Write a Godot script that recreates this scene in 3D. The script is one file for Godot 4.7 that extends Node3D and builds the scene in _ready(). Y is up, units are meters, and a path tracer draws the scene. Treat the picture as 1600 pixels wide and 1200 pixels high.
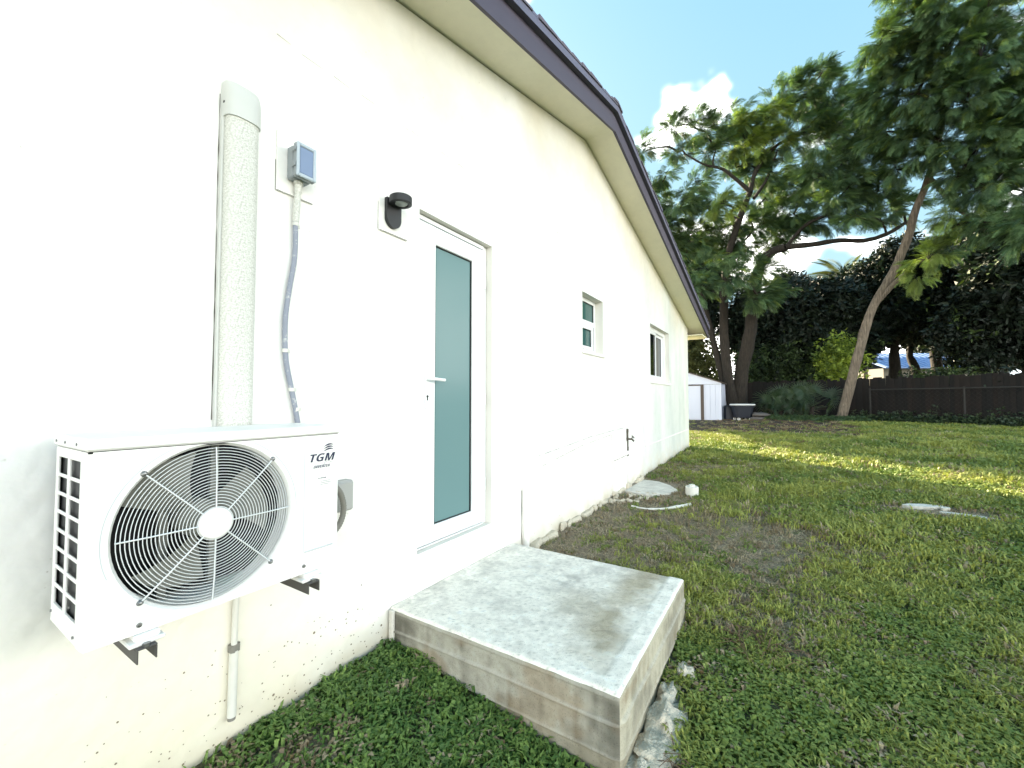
extends Node3D

const AWAY := 1e-6
const EYE := Vector3(1.9, 1.5, 0.0)
const APEX := Vector2(-4.576, 4.552)
const SUN := Vector3(-0.757, 0.358, -0.547)
var M := {}
var rng := RandomNumberGenerator.new()
var lump := FastNoiseLite.new()
var patch := FastNoiseLite.new()


func _ready() -> void:
	rng.seed = 7
	_camera_and_light()
	_noises()
	_materials()
	_ground()
	_house()
	_trees()
	_beyond()
	_fence()
	_shed()
	_outdoor_unit()
	_wall_fittings()
	_step()
	_yard_things()
	_plants()
	_grass()


# ------------------------------------------------------------------ camera, sky, sun
func _camera_and_light() -> void:
	var cam := Camera3D.new()
	cam.name = "camera"
	cam.position = EYE
	cam.rotation_degrees = Vector3(2.1, 32.65, 0)
	cam.fov = 84.55
	cam.near = 0.05
	cam.far = 1500.0
	add_child(cam)
	cam.current = true
	var env := Environment.new()
	env.background_mode = Environment.BG_SKY
	env.tonemap_mode = Environment.TONE_MAPPER_LINEAR
	env.tonemap_exposure = 7.0
	env.sdfgi_enabled = true
	env.ssao_enabled = true
	env.ssil_enabled = true
	var sky := Sky.new()
	var sm := PanoramaSkyMaterial.new()
	sm.panorama = _sky_picture()
	sky.sky_material = sm
	env.sky = sky
	var we := WorldEnvironment.new()
	we.name = "world"
	we.environment = env
	add_child(we)
	var sun := DirectionalLight3D.new()
	sun.name = "sun"
	sun.light_energy = 1.6
	sun.light_color = Color(1.0, 0.93, 0.80)
	sun.light_angular_distance = 0.5
	sun.shadow_enabled = true
	add_child(sun)
	sun.look_at_from_position(SUN * 50.0, Vector3.ZERO, Vector3.UP)


func _sky_picture() -> ImageTexture:
	# blue air that pales towards the horizon, with fair-weather cumulus that crowds together low down, the same all round
	var w := 1024
	var h := 512
	var n := FastNoiseLite.new()
	n.seed = 1162
	n.noise_type = FastNoiseLite.TYPE_SIMPLEX_SMOOTH
	n.frequency = 1.5
	n.fractal_octaves = 5
	n.fractal_gain = 0.55
	var img := Image.create(w, h, false, Image.FORMAT_RGBF)
	for j in h:
		var el := PI * (0.5 - (j + 0.5) / h)
		var y := sin(el)
		for i in w:
			var az := TAU * (i + 0.5) / w
			var c := Color(0.20, 0.20, 0.16)
			if y > -0.02:
				var d := Vector3(sin(az) * cos(el), y, -cos(az) * cos(el))
				var t := clampf(y, 0.0, 1.0)
				var up := Color(0.036, 0.091, 0.138)
				var low := Color(0.128, 0.172, 0.180)
				c = low.lerp(up, pow(t, 0.55))
				# paler towards the sun
				var s := maxf(0.0, d.dot(SUN))
				c = c.lerp(Color(0.17, 0.212, 0.218), 0.6 * pow(s, 6.0))
				var e := rad_to_deg(el)
				var v := n.get_noise_3d(d.x * 2.2, d.y * 4.5, d.z * 2.2)
				var need: float = lerpf(-0.16, 0.40, smoothstep(9.0, 32.0, e))
				var k := smoothstep(need - 0.04, need + 0.22, v)
				var bright: float = lerpf(1.1, 1.4, clampf(v * 2.0 + 0.5, 0.0, 1.0))
				c = c.lerp(Color(bright, bright * 0.985, bright * 0.93), k * 0.96)
			img.set_pixel(i, j, c)
	return ImageTexture.create_from_image(img)


# ------------------------------------------------------------------ textures and materials
func _fn(sd: int, freq: float, oct := 4, kind := FastNoiseLite.TYPE_SIMPLEX_SMOOTH) -> FastNoiseLite:
	var n := FastNoiseLite.new()
	n.seed = sd
	n.frequency = freq
	n.noise_type = kind
	n.fractal_octaves = oct
	return n


func _noises() -> void:
	lump = _fn(3, 0.55, 3)
	patch = _fn(5, 0.45, 4)


func _grey(sd: int, size: int, freq: float, oct := 4, kind := FastNoiseLite.TYPE_SIMPLEX_SMOOTH) -> Image:
	return _fn(sd, freq, oct, kind).get_seamless_image(size, size)


func _tex(size: int, f: Callable) -> ImageTexture:
	var im := Image.create(size, size, false, Image.FORMAT_RGB8)
	for y in size:
		for x in size:
			im.set_pixel(x, y, f.call(x, y))
	return ImageTexture.create_from_image(im)


func _mat(called: String, c: Color, rough := 0.7, metal := 0.0) -> StandardMaterial3D:
	var m := StandardMaterial3D.new()
	m.resource_name = called
	m.albedo_color = c
	m.roughness = rough
	m.metallic = metal
	M[called] = m
	return m


func _relief(m: StandardMaterial3D, im: Image, cm: float) -> void:
	m.heightmap_enabled = true
	m.heightmap_texture = ImageTexture.create_from_image(im)
	m.heightmap_scale = cm


func _tri(m: StandardMaterial3D, per_metre: float, world := true) -> void:
	m.uv1_triplanar = true
	m.uv1_world_triplanar = world
	m.uv1_scale = Vector3.ONE * per_metre


func _materials() -> void:
	var fine := _grey(21, 512, 0.03, 5)
	var coarse := _grey(22, 512, 0.008, 4)
	var cells := _grey(23, 512, 0.05, 2, FastNoiseLite.TYPE_CELLULAR)
	var speck := _grey(24, 512, 0.16, 2)
	var knob := _grey(25, 512, 0.016, 3)
	var mix_img := Image.create(512, 512, false, Image.FORMAT_L8)
	for y in 512:
		for x in 512:
			var v := 0.5 * fine.get_pixel(x, y).r + 0.5 * knob.get_pixel(x, y).r
			mix_img.set_pixel(x, y, Color(v, v, v))
	# stucco: uneven white with a sparse scatter of dirt specks
	var st := _tex(512, func(x: int, y: int) -> Color:
		var a := 0.965 + 0.035 * coarse.get_pixel(x, y).r - 0.02 * fine.get_pixel(x, y).r
		var c := Color(a, a * 0.995, a * 0.985)
		var k := speck.get_pixel(x, y).r * 0.8 + 0.2 * knob.get_pixel(x, y).r
		if k > 0.85: c = c.lerp(Color(0.62, 0.59, 0.55), clampf((k - 0.85) * 9.0, 0.0, 0.7))
		return c)
	var m := _mat("stucco", Color.WHITE, 0.85)
	m.albedo_texture = st
	m.vertex_color_use_as_albedo = true
	_relief(m, mix_img, 0.7)
	m = _mat("stucco_plain", Color(0.955, 0.95, 0.938), 0.85)
	m.albedo_texture = st
	_tri(m, 0.8)
	_relief(m, mix_img, 0.4)
	m = _mat("soffit", Color(0.945, 0.925, 0.84), 0.85)
	m.albedo_texture = st
	_tri(m, 0.7)
	_relief(m, mix_img, 0.25)
	# concrete
	var ct := _tex(512, func(x: int, y: int) -> Color:
		var a := 0.93 + 0.11 * coarse.get_pixel(x, y).r - 0.10 * fine.get_pixel(x, y).r + 0.06 * knob.get_pixel(x, y).r
		if speck.get_pixel(x, y).r > 0.76: a -= 0.16
		return Color(a, a * 0.99, a * 0.965))
	m = _mat("concrete", Color.WHITE, 0.9)
	m.albedo_texture = ct
	m.vertex_color_use_as_albedo = true
	_tri(m, 1.3)
	_relief(m, mix_img, 0.5)
	m = _mat("rubble", Color(0.84, 0.81, 0.75), 0.95)
	m.albedo_texture = ct
	_tri(m, 3.0)
	_relief(m, cells, 1.0)
	# soil
	var gt := _tex(512, func(x: int, y: int) -> Color:
		var a := 0.78 + 0.36 * fine.get_pixel(x, y).r - 0.18 * cells.get_pixel(x, y).r + 0.20 * (speck.get_pixel(x, y).r - 0.5)
		return Color(a, a * 0.98, a * 0.95))
	m = _mat("soil", Color.WHITE, 0.95)
	m.albedo_texture = gt
	m.vertex_color_use_as_albedo = true
	_tri(m, 1.7)
	_relief(m, fine, 1.3)
	# bark and wood
	var streak := _fn(31, 0.02, 4)
	var bt := _tex(256, func(x: int, y: int) -> Color:
		var a := 0.66 + 0.5 * (fine.get_pixel(x * 2, int(y / 3.0)).r - 0.4) + 0.25 * (knob.get_pixel(x, y).r - 0.5)
		return Color(a, a * 0.97, a * 0.92))
	for p in [["bark_pale", Color(0.60, 0.56, 0.52)], ["bark_dark", Color(0.245, 0.225, 0.205)]]:
		m = _mat(p[0], p[1], 0.95)
		m.albedo_texture = bt
		_tri(m, 1.2)
		m.uv1_scale = Vector3(2.2, 0.8, 2.2)
		_relief(m, knob, 2.0)
	var wt := _tex(256, func(x: int, y: int) -> Color:
		var a := 0.6 + 0.22 * streak.get_noise_2d(x * 6.0, y * 0.35) + 0.18 * (coarse.get_pixel(x * 2, y * 2).r - 0.5)
		return Color(a, a * 0.95, a * 0.88))
	for i in 4:
		m = _mat("fence_wood_%d" % i, [Color(0.125, 0.088, 0.064), Color(0.10, 0.075, 0.058), Color(0.155, 0.105, 0.074), Color(0.08, 0.064, 0.054)][i], 0.9)
		m.albedo_texture = wt
		_tri(m, 0.9)
		m.uv1_offset = Vector3(0.3 * i, 0.17 * i, 0)
	# painted and metal things
	m = _mat("unit_white", Color(0.925, 0.92, 0.905), 0.42)
	m = _mat("unit_inside", Color(0.05, 0.05, 0.055), 0.8)
	m = _mat("wire_white", Color(0.86, 0.87, 0.87), 0.45)
	m = _mat("fan_grey", Color(0.52, 0.52, 0.49), 0.55)
	var fins := _tex(64, func(x: int, _y: int) -> Color:
		var a := 0.16 + (0.14 if x % 8 < 3 else 0.0)
		return Color(a, a, a * 1.02))
	m = _mat("coil_fins", Color(1, 1, 1), 0.5, 0.3)
	m.albedo_texture = fins
	_tri(m, 14.0)
	m = _mat("screw", Color(0.55, 0.55, 0.55), 0.35, 0.9)
	m = _mat("steel_dark", Color(0.34, 0.33, 0.32), 0.6, 0.4)
	m = _mat("ink_navy", Color(0.13, 0.15, 0.27), 0.5)
	m = _mat("ink_grey", Color(0.45, 0.46, 0.50), 0.5)
	var dt := _tex(512, func(x: int, y: int) -> Color:
		var k := fine.get_pixel(x, y).r * 0.75 + speck.get_pixel(x, y).r * 0.25
		var c := Color(0.80, 0.80, 0.765)
		if k < 0.42: c = c.lerp(Color(0.68, 0.675, 0.64), clampf((0.42 - k) * 7.0, 0.0, 1.0))
		if k > 0.52: c = c.lerp(Color(0.87, 0.87, 0.85), clampf((k - 0.52) * 6.0, 0.0, 1.0))
		return c)
	m = _mat("duct_worn", Color(1, 1, 1), 0.6)
	m.albedo_texture = dt
	_tri(m, 6.5)
	m = _mat("duct_cap", Color(0.79, 0.795, 0.775), 0.5)
	m = _mat("box_grey", Color(0.56, 0.585, 0.595), 0.5)
	m = _mat("box_lid", Color(0.70, 0.745, 0.78), 0.35)
	m = _mat("box_window", Color(0.50, 0.56, 0.67), 0.15)
	m = _mat("switch_grey", Color(0.66, 0.66, 0.645), 0.55)
	var pt := _tex(256, func(x: int, y: int) -> Color:
		var k := knob.get_pixel(x, y).r
		return Color(0.55, 0.57, 0.62).lerp(Color(0.80, 0.80, 0.79), clampf((k - 0.72) * 8.0, 0.0, 1.0)))
	m = _mat("conduit_grey", Color(1, 1, 1), 0.6)
	m.albedo_texture = pt
	_tri(m, 5.0)
	m = _mat("pvc_white", Color(0.87, 0.87, 0.845), 0.5)
	m.albedo_texture = st
	_tri(m, 2.0)
	m = _mat("whip_grey", Color(0.50, 0.49, 0.46), 0.7)
	m = _mat("lamp_black", Color(0.115, 0.12, 0.13), 0.5)
	m = _mat("lamp_lens", Color(0.62, 0.64, 0.62), 0.3)
	m = _mat("door_white", Color(0.925, 0.93, 0.93), 0.35)
	m = _mat("gasket", Color(0.07, 0.075, 0.08), 0.6)
	m = _mat("door_glass", Color(0.43, 0.545, 0.55), 0.2)
	m.metallic_specular = 0.25
	m = _mat("teal_glass", Color(0.24, 0.38, 0.37), 0.06)
	m = _mat("dark_glass", Color(0.075, 0.085, 0.09), 0.05)
	m = _mat("fascia", Color(0.285, 0.255, 0.315), 0.55)
	m = _mat("flashing", Color(0.40, 0.39, 0.47), 0.5)
	m = _mat("shingle", Color(0.42, 0.405, 0.47), 0.9)
	m.albedo_texture = ct
	_tri(m, 1.5)
	m = _mat("spigot", Color(0.36, 0.33, 0.29), 0.5, 0.6)
	m = _mat("dirt_mark", Color(0.50, 0.45, 0.38), 0.95)
	m = _mat("joint_shadow_dark", Color(0.36, 0.345, 0.32), 0.95)
	m = _mat("room_dark", Color(0.22, 0.22, 0.22), 0.9)
	# shed, yard things
	m = _mat("shed_white", Color(0.76, 0.78, 0.84), 0.5)
	m = _mat("shed_brown", Color(0.30, 0.26, 0.235), 0.7)
	m = _mat("tub_navy", Color(0.085, 0.105, 0.15), 0.5)
	m = _mat("rim_white", Color(0.86, 0.86, 0.85), 0.6)
	m = _mat("sack", Color(0.36, 0.345, 0.335), 0.7)
	m = _mat("seam_grey", Color(0.78, 0.79, 0.80), 0.5)
	m = _mat("slab_grey", Color(0.86, 0.85, 0.83), 0.9)
	m.albedo_texture = ct
	_tri(m, 0.8)
	_relief(m, fine, 0.4)
	m = _mat("pipe_rail", Color(0.17, 0.16, 0.15), 0.8, 0.1)
	m = _mat("blue_roof", Color(0.37, 0.50, 0.70), 0.45)
	m = _mat("far_wall", Color(0.52, 0.50, 0.46), 0.9)
	m = _mat("twig", Color(0.42, 0.34, 0.27), 0.9)
	# leaves: colour per copy
	for p in [["leaf_fine", 0.7], ["leaf_broad", 0.45], ["leaf_bright", 0.75], ["blade", 0.55], ["fan", 0.4]]:
		m = _mat(p[0], Color.WHITE, 0.62)
		m.vertex_color_use_as_albedo = true
		m.backlight_enabled = true
		m.backlight = Color(p[1], p[1], p[1] * 0.6)
	for p in [["palmetto_green", Color(0.15, 0.235, 0.165)], ["palmetto_dry", Color(0.27, 0.25, 0.17)]]:
		m = _mat(p[0], p[1], 0.5)
		m.backlight_enabled = true
		m.backlight = Color(0.4, 0.42, 0.2)


# ------------------------------------------------------------------ building helpers
func new_st() -> SurfaceTool:
	var st := SurfaceTool.new()
	st.begin(Mesh.PRIMITIVE_TRIANGLES)
	st.set_smooth_group(-1)
	return st


func numbered(called: String, parent: Node) -> String:
	if not parent.has_node(called): return called
	var k := 1
	while parent.has_node("%s_%03d" % [called, k]): k += 1
	return "%s_%03d" % [called, k]


func origin_of(n: Node) -> Vector3:
	var o := Vector3.ZERO
	while n is Node3D and n != self:
		o += (n as Node3D).position
		n = n.get_parent()
	return o


# the shapes are laid out in the place's own metres, so a part is moved back by what its parents were moved
func obj(called: String, st: Variant, m: Material, parent: Node = self) -> MeshInstance3D:
	var mesh: Mesh
	if st is SurfaceTool:
		st.generate_normals()
		mesh = st.commit()
	else:
		mesh = st
	var mi := MeshInstance3D.new()
	mi.name = numbered(called, parent)
	mi.mesh = mesh
	mi.material_override = m
	mi.position = -origin_of(parent)
	parent.add_child(mi, true)
	return mi


func thing(called: String, label: String, category: String, at: Vector3, group := "") -> Node3D:
	var o := Node3D.new()
	o.name = numbered(called, self)
	o.position = at
	add_child(o, true)
	tag(o, label, category, group)
	return o


func tag(o: Node, label: String, category: String, group := "") -> void:
	o.set_meta("label", label)
	o.set_meta("category", category)
	if group: o.set_meta("group", group)


func tri(st: SurfaceTool, a: Vector3, b: Vector3, c: Vector3, out: Vector3) -> void:
	if (b - a).cross(c - a).dot(out) > 0.0:
		var t := b
		b = c
		c = t
	st.add_vertex(a)
	st.add_vertex(b)
	st.add_vertex(c)


func quad(st: SurfaceTool, a: Vector3, b: Vector3, c: Vector3, d: Vector3, out: Vector3) -> void:
	tri(st, a, b, c, out)
	tri(st, a, c, d, out)


func box(st: SurfaceTool, at: Vector3, size: Vector3, bevel := 0.0, turn := Basis.IDENTITY) -> void:
	var h := size * 0.5
	var e := minf(bevel, minf(h.x, minf(h.y, h.z)) * 0.95)
	var ax := [Vector3.RIGHT, Vector3.UP, Vector3.BACK]
	for a in 3:
		var b := (a + 1) % 3
		var c := (a + 2) % 3
		for s in [-1.0, 1.0]:
			var n: Vector3 = ax[a] * s
			var o: Vector3 = n * h[a]
			var u: Vector3 = ax[b] * (h[b] - e)
			var v: Vector3 = ax[c] * (h[c] - e)
			quad(st, at + turn * (o - u - v), at + turn * (o + u - v), at + turn * (o + u + v), at + turn * (o - u + v), turn * n)
			if e > 0.0:
				for s2 in [-1.0, 1.0]:
					var n2: Vector3 = ax[b] * s2
					var p: Vector3 = n * h[a] + n2 * (h[b] - e)
					var q: Vector3 = n * (h[a] - e) + n2 * h[b]
					quad(st, at + turn * (p - v), at + turn * (p + v), at + turn * (q + v), at + turn * (q - v), turn * (n + n2))
	if e > 0.0:
		for sx in [-1.0, 1.0]:
			for sy in [-1.0, 1.0]:
				for sz in [-1.0, 1.0]:
					var g := Vector3(sx, sy, sz)
					var k := h * g
					tri(st, at + turn * (k - Vector3(0, sy, sz) * e), at + turn * (k - Vector3(sx, 0, sz) * e), at + turn * (k - Vector3(sx, sy, 0) * e), turn * g)


func span(st: SurfaceTool, a: Vector3, b: Vector3, bevel := 0.0) -> void:
	box(st, (a + b) * 0.5, (b - a).abs(), bevel)


func tube(st: SurfaceTool, pts: Array, radii: Array, sides := 8, caps := true, wobble := 0.0) -> void:
	var rings := []
	var side := Vector3.RIGHT
	for i in pts.size():
		var dir: Vector3 = (pts[mini(i + 1, pts.size() - 1)] - pts[maxi(i - 1, 0)]).normalized()
		if i == 0: side = dir.cross(Vector3(0.31, 0.2, 0.93)).normalized()
		side = (side - dir * side.dot(dir)).normalized()
		var up := dir.cross(side)
		var r: float = radii[mini(i, radii.size() - 1)]
		var ring := []
		for k in sides:
			var a := TAU * k / sides
			var rr := r * (1.0 + (wobble * lump.get_noise_3d(pts[i].x * 9.0 + cos(a) * 2.5, pts[i].y * 3.0, pts[i].z * 9.0 + sin(a) * 2.5) if wobble > 0.0 else 0.0))
			ring.append(pts[i] + (side * cos(a) + up * sin(a)) * rr)
		rings.append(ring)
	st.set_smooth_group(0)
	for i in pts.size() - 1:
		for k in sides:
			var l := (k + 1) % sides
			var mid: Vector3 = (pts[i] + pts[i + 1]) * 0.5
			quad(st, rings[i][k], rings[i][l], rings[i + 1][l], rings[i + 1][k], (rings[i][k] + rings[i + 1][l]) * 0.5 - mid)
	st.set_smooth_group(-1)
	if caps:
		for e in [0, pts.size() - 1]:
			var dir: Vector3 = (pts[0] - pts[1]) if e == 0 else (pts[e] - pts[e - 1])
			for k in sides:
				tri(st, pts[e], rings[e][k], rings[e][(k + 1) % sides], dir)


func smooth_path(pts: Array, per := 4) -> Array:
	var out := []
	for i in pts.size() - 1:
		var a: Vector3 = pts[maxi(i - 1, 0)]
		var d: Vector3 = pts[mini(i + 2, pts.size() - 1)]
		for k in per:
			out.append((pts[i] as Vector3).cubic_interpolate(pts[i + 1], a, d, float(k) / per))
	out.append(pts[-1])
	return out


func taper(n: int, a: float, b: float) -> Array:
	var out := []
	for i in n: out.append(lerpf(a, b, float(i) / maxi(n - 1, 1)))
	return out


# profile: [radius, height along axis] pairs turned about an axis
func lathe(st: SurfaceTool, at: Vector3, axis: Vector3, profile: Array, sides := 24) -> void:
	var u := axis.cross(Vector3(0.3, 0.1, 0.9) if absf(axis.z) < 0.8 else Vector3.UP).normalized()
	var v := axis.cross(u)
	for i in profile.size() - 1:
		var p: Array = profile[i]
		var q: Array = profile[i + 1]
		for k in sides:
			var a := TAU * k / sides
			var b := TAU * (k + 1) / sides
			var ra := u * cos(a) + v * sin(a)
			var rb := u * cos(b) + v * sin(b)
			var out: Vector3 = (ra + rb) * (q[1] - p[1]) + axis * (p[0] - q[0]) * 2.0
			quad(st, at + ra * p[0] + axis * p[1], at + rb * p[0] + axis * p[1], at + rb * q[0] + axis * q[1], at + ra * q[0] + axis * q[1], out)


# a flat outline (list of Vector2 in the plane of u and v) given thickness along n
func slab(st: SurfaceTool, at: Vector3, u: Vector3, v: Vector3, n: Vector3, outline: Array, thick: float) -> void:
	var poly := PackedVector2Array(outline)
	var idx := Geometry2D.triangulate_polygon(poly)
	for i in range(0, idx.size(), 3):
		var p := []
		for k in 3: p.append(at + u * poly[idx[i + k]].x + v * poly[idx[i + k]].y)
		tri(st, p[0] + n * thick, p[1] + n * thick, p[2] + n * thick, n)
		tri(st, p[0], p[1], p[2], -n)
	var turnway := 0.0
	for i in poly.size():
		turnway += poly[i].cross(poly[(i + 1) % poly.size()])
	for i in poly.size():
		var a := poly[i]
		var b := poly[(i + 1) % poly.size()]
		var o2 := Vector2(b.y - a.y, a.x - b.x) * signf(turnway)
		var pa := at + u * a.x + v * a.y
		var pb := at + u * b.x + v * b.y
		quad(st, pa, pb, pb + n * thick, pa + n * thick, u * o2.x + v * o2.y)


# outline in (z, y), stretched from x0 to x1
func along_x(st: SurfaceTool, outline: Array, x0: float, x1: float) -> void:
	slab(st, Vector3(x0, 0, 0), Vector3.BACK, Vector3.UP, Vector3.RIGHT, outline, x1 - x0)


func text(called: String, words: String, size: float, at: Vector3, m: Material, parent: Node, slant := 0.0, bold := true, stretch := 1.0) -> MeshInstance3D:
	# lettering that stands on a face looking along +x, reading towards -z
	var tm := TextMesh.new()
	var f := SystemFont.new()
	f.font_names = PackedStringArray(["Droid Sans"])
	f.font_weight = 700 if bold else 400
	tm.font = f
	tm.text = words
	tm.font_size = 64
	tm.pixel_size = size / 64.0
	tm.depth = 0.001
	var arr := tm.get_mesh_arrays()
	var st := new_st()
	var vs: PackedVector3Array = arr[Mesh.ARRAY_VERTEX]
	var ix: PackedInt32Array = arr[Mesh.ARRAY_INDEX]
	for i in ix.size():
		var p := vs[ix[i]]
		st.add_vertex(at + Vector3(p.z, p.y, -(p.x * stretch + p.y * slant)))
	return obj(called, st, m, parent)


func many(called: String, mesh: Mesh, m: Material, where: Array, tint: Array, parent: Node) -> MultiMeshInstance3D:
	var mm := MultiMesh.new()
	mm.transform_format = MultiMesh.TRANSFORM_3D
	mm.use_colors = true
	mm.mesh = mesh
	mm.instance_count = where.size()
	for i in where.size():
		mm.set_instance_transform(i, where[i])
		mm.set_instance_color(i, tint[i])
	var mi := MultiMeshInstance3D.new()
	mi.name = numbered(called, parent)
	mi.multimesh = mm
	mi.material_override = m
	mi.set_meta("kind", "stuff")
	mi.position = -origin_of(parent)
	parent.add_child(mi, true)
	return mi


func rnd(a: float, b: float) -> float:
	return rng.randf_range(a, b)


func ball() -> Vector3:
	while true:
		var p := Vector3(rnd(-1, 1), rnd(-1, 1), rnd(-1, 1))
		if p.length() <= 1.0: return p
	return Vector3.ZERO


# ------------------------------------------------------------------ the ground
func ground_y(x: float, z: float) -> float:
	var s := clampf(-z, -6.0, 30.0)
	var y := 0.10 + 0.0245 * s
	if s > 20.0: y = 0.59 + 0.004 * (s - 20.0)
	var near := clampf(1.0 - maxf(s - 0.8, 0.0) / 4.6, 0.0, 1.0)
	y -= 0.20 * smoothstep(-0.1, 1.35, x) * near
	y += 0.016 * lump.get_noise_2d(x * 3.0, z * 3.0) + 0.03 * lump.get_noise_2d(x * 0.9 + 40.0, z * 0.9) * smoothstep(2.0, 6.0, s)
	# mound of leaves and mulch under the trees at the back
	y += 0.07 * exp(-(pow((x - 2.4) / 1.8, 2.0) + pow((z + 20.2) / 0.9, 2.0)))
	return y


# 0 thick lawn ... 1 bare soil
func bare(x: float, z: float) -> float:
	var s := -z
	var n := patch.get_noise_2d(x * 2.2, z * 2.2)
	var n2 := patch.get_noise_2d(x * 7.0 + 90.0, z * 7.0)
	var b := 0.03 + 0.5 * n
	# worn strip along the wall behind the step
	b += 0.85 * smoothstep(1.5, 0.2, x) * smoothstep(2.6, 3.2, s) * smoothstep(9.8, 6.5, s)
	b += 0.95 * exp(-(pow((x - 1.6) / 0.75, 2.0) + pow((s - 4.7 + (x - 1.6) * 0.3) / 1.0, 2.0)))
	b += 0.35 * exp(-(pow((x - 1.55) / 0.35, 2.0) + pow((s - 3.1) / 0.7, 2.0)))
	b += 0.7 * exp(-(pow((x - 1.15) / 0.8, 2.0) + pow((s - 8.2) / 0.35, 2.0)))
	b += 0.8 * exp(-(pow((x - 3.3) / 0.6, 2.0) + pow((s - 6.5) / 0.3, 2.0)))
	# mulch at the back
	b += 1.2 * smoothstep(4.3 + n, 3.2 + n, x) * smoothstep(14.3, 15.8, s + n) * smoothstep(25.0, 23.0, s)
	# dirt at the foot of the wall in front
	b += 0.5 * exp(-(pow((x - 0.28) / 0.16, 2.0) + pow((s - 1.05) / 0.2, 2.0)))
	b -= 0.25 * smoothstep(2.8, 3.0, x) * smoothstep(7.0, 3.0, s)
	return clampf(b + 0.25 * n2, 0.0, 1.0)


func _axis(stops: Array) -> Array:
	# stops: [from, step] pairs, the last one only an end
	var out := []
	for i in stops.size() - 1:
		var a: float = stops[i][0]
		var b: float = stops[i + 1][0]
		var n := maxi(1, int(round((b - a) / stops[i][1])))
		for k in n: out.append(lerpf(a, b, float(k) / n))
	out.append(stops[-1][0])
	return out


func _ground() -> void:
	var xs := _axis([[-600.0, 150.0], [-60.0, 8.0], [-12.0, 1.5], [-0.3, 0.06], [4.5, 0.12], [12.0, 1.0], [30.0, 10.0], [80.0, 130.0], [600.0]])
	var zs := _axis([[-600.0, 130.0], [-80.0, 8.0], [-40.0, 0.8], [-24.0, 0.2], [-9.0, 0.07], [0.6, 0.6], [8.0, 8.0], [60.0, 135.0], [600.0]])
	var st := SurfaceTool.new()
	st.begin(Mesh.PRIMITIVE_TRIANGLES)
	st.set_smooth_group(0)
	var green := Color(0.070, 0.085, 0.026)
	var soil := Color(0.36, 0.31, 0.24)
	var mulch := Color(0.050, 0.037, 0.027)
	for z in zs:
		for x in xs:
			var b := bare(x, z)
			var c := green.lerp(soil, b)
			if z < -14.5 and x < 5.0: c = green.lerp(mulch, b)
			if x > -0.1 and x < 0.35 and z < -3.2 and z > -7.0: c = c.lerp(Color(0.34, 0.33, 0.31), 0.55 * smoothstep(0.35, 0.05, x) * clampf(0.6 + patch.get_noise_2d(x * 9.0, z * 9.0) * 1.5, 0.0, 1.0))
			st.set_color(c)
			st.add_vertex(Vector3(x, ground_y(x, z), z))
	var w := xs.size()
	for j in zs.size() - 1:
		for i in w - 1:
			var a := j * w + i
			for k in [a, a + 1, a + w + 1, a, a + w + 1, a + w]: st.add_index(k)
	var g := obj("ground", st, M.soil)
	g.set_meta("kind", "structure")
	g.set_meta("label", "back yard lawn rising gently from the white house wall to the rear fence")


# ------------------------------------------------------------------ the house
func roof_y(z: float) -> float:
	return APEX.y - (0.231 * (z - APEX.x) if z > APEX.x else 0.2165 * (APEX.x - z))


func _wall_tint(z: float, y: float) -> Color:
	var c := Color(0.90, 0.893, 0.873)
	var s := -z
	var top := roof_y(z) - y
	var g := ground_y(0.0, z)
	# greyer old paint with grey-green weathering at the far end, long runs from the eave
	var far := smoothstep(5.2, 9.0, s)
	var w := 0.5 + 0.9 * patch.get_noise_2d(s * 2.4, y * 0.6 + 7.0)
	c = c.lerp(Color(0.60, 0.66, 0.625), far * clampf(w + 0.15, 0.0, 1.0) * 0.8)
	# cream tone high up and low down at the near end
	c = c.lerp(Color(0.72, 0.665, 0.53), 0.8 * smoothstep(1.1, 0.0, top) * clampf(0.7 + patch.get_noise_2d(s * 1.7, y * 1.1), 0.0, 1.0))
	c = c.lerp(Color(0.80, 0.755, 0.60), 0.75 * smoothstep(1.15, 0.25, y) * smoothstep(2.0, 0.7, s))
	# splashed soil at the foot
	var hgt := y - g
	var k := clampf(0.5 + 1.2 * patch.get_noise_2d(s * 6.0, y * 9.0), 0.0, 1.0)
	c = c.lerp(Color(0.52, 0.46, 0.33), smoothstep(0.16, 0.0, hgt) * (0.35 + 0.5 * k))
	c = c.lerp(Color(0.70, 0.64, 0.48), 0.4 * smoothstep(0.42, 0.05, hgt) * k)
	return c


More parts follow.
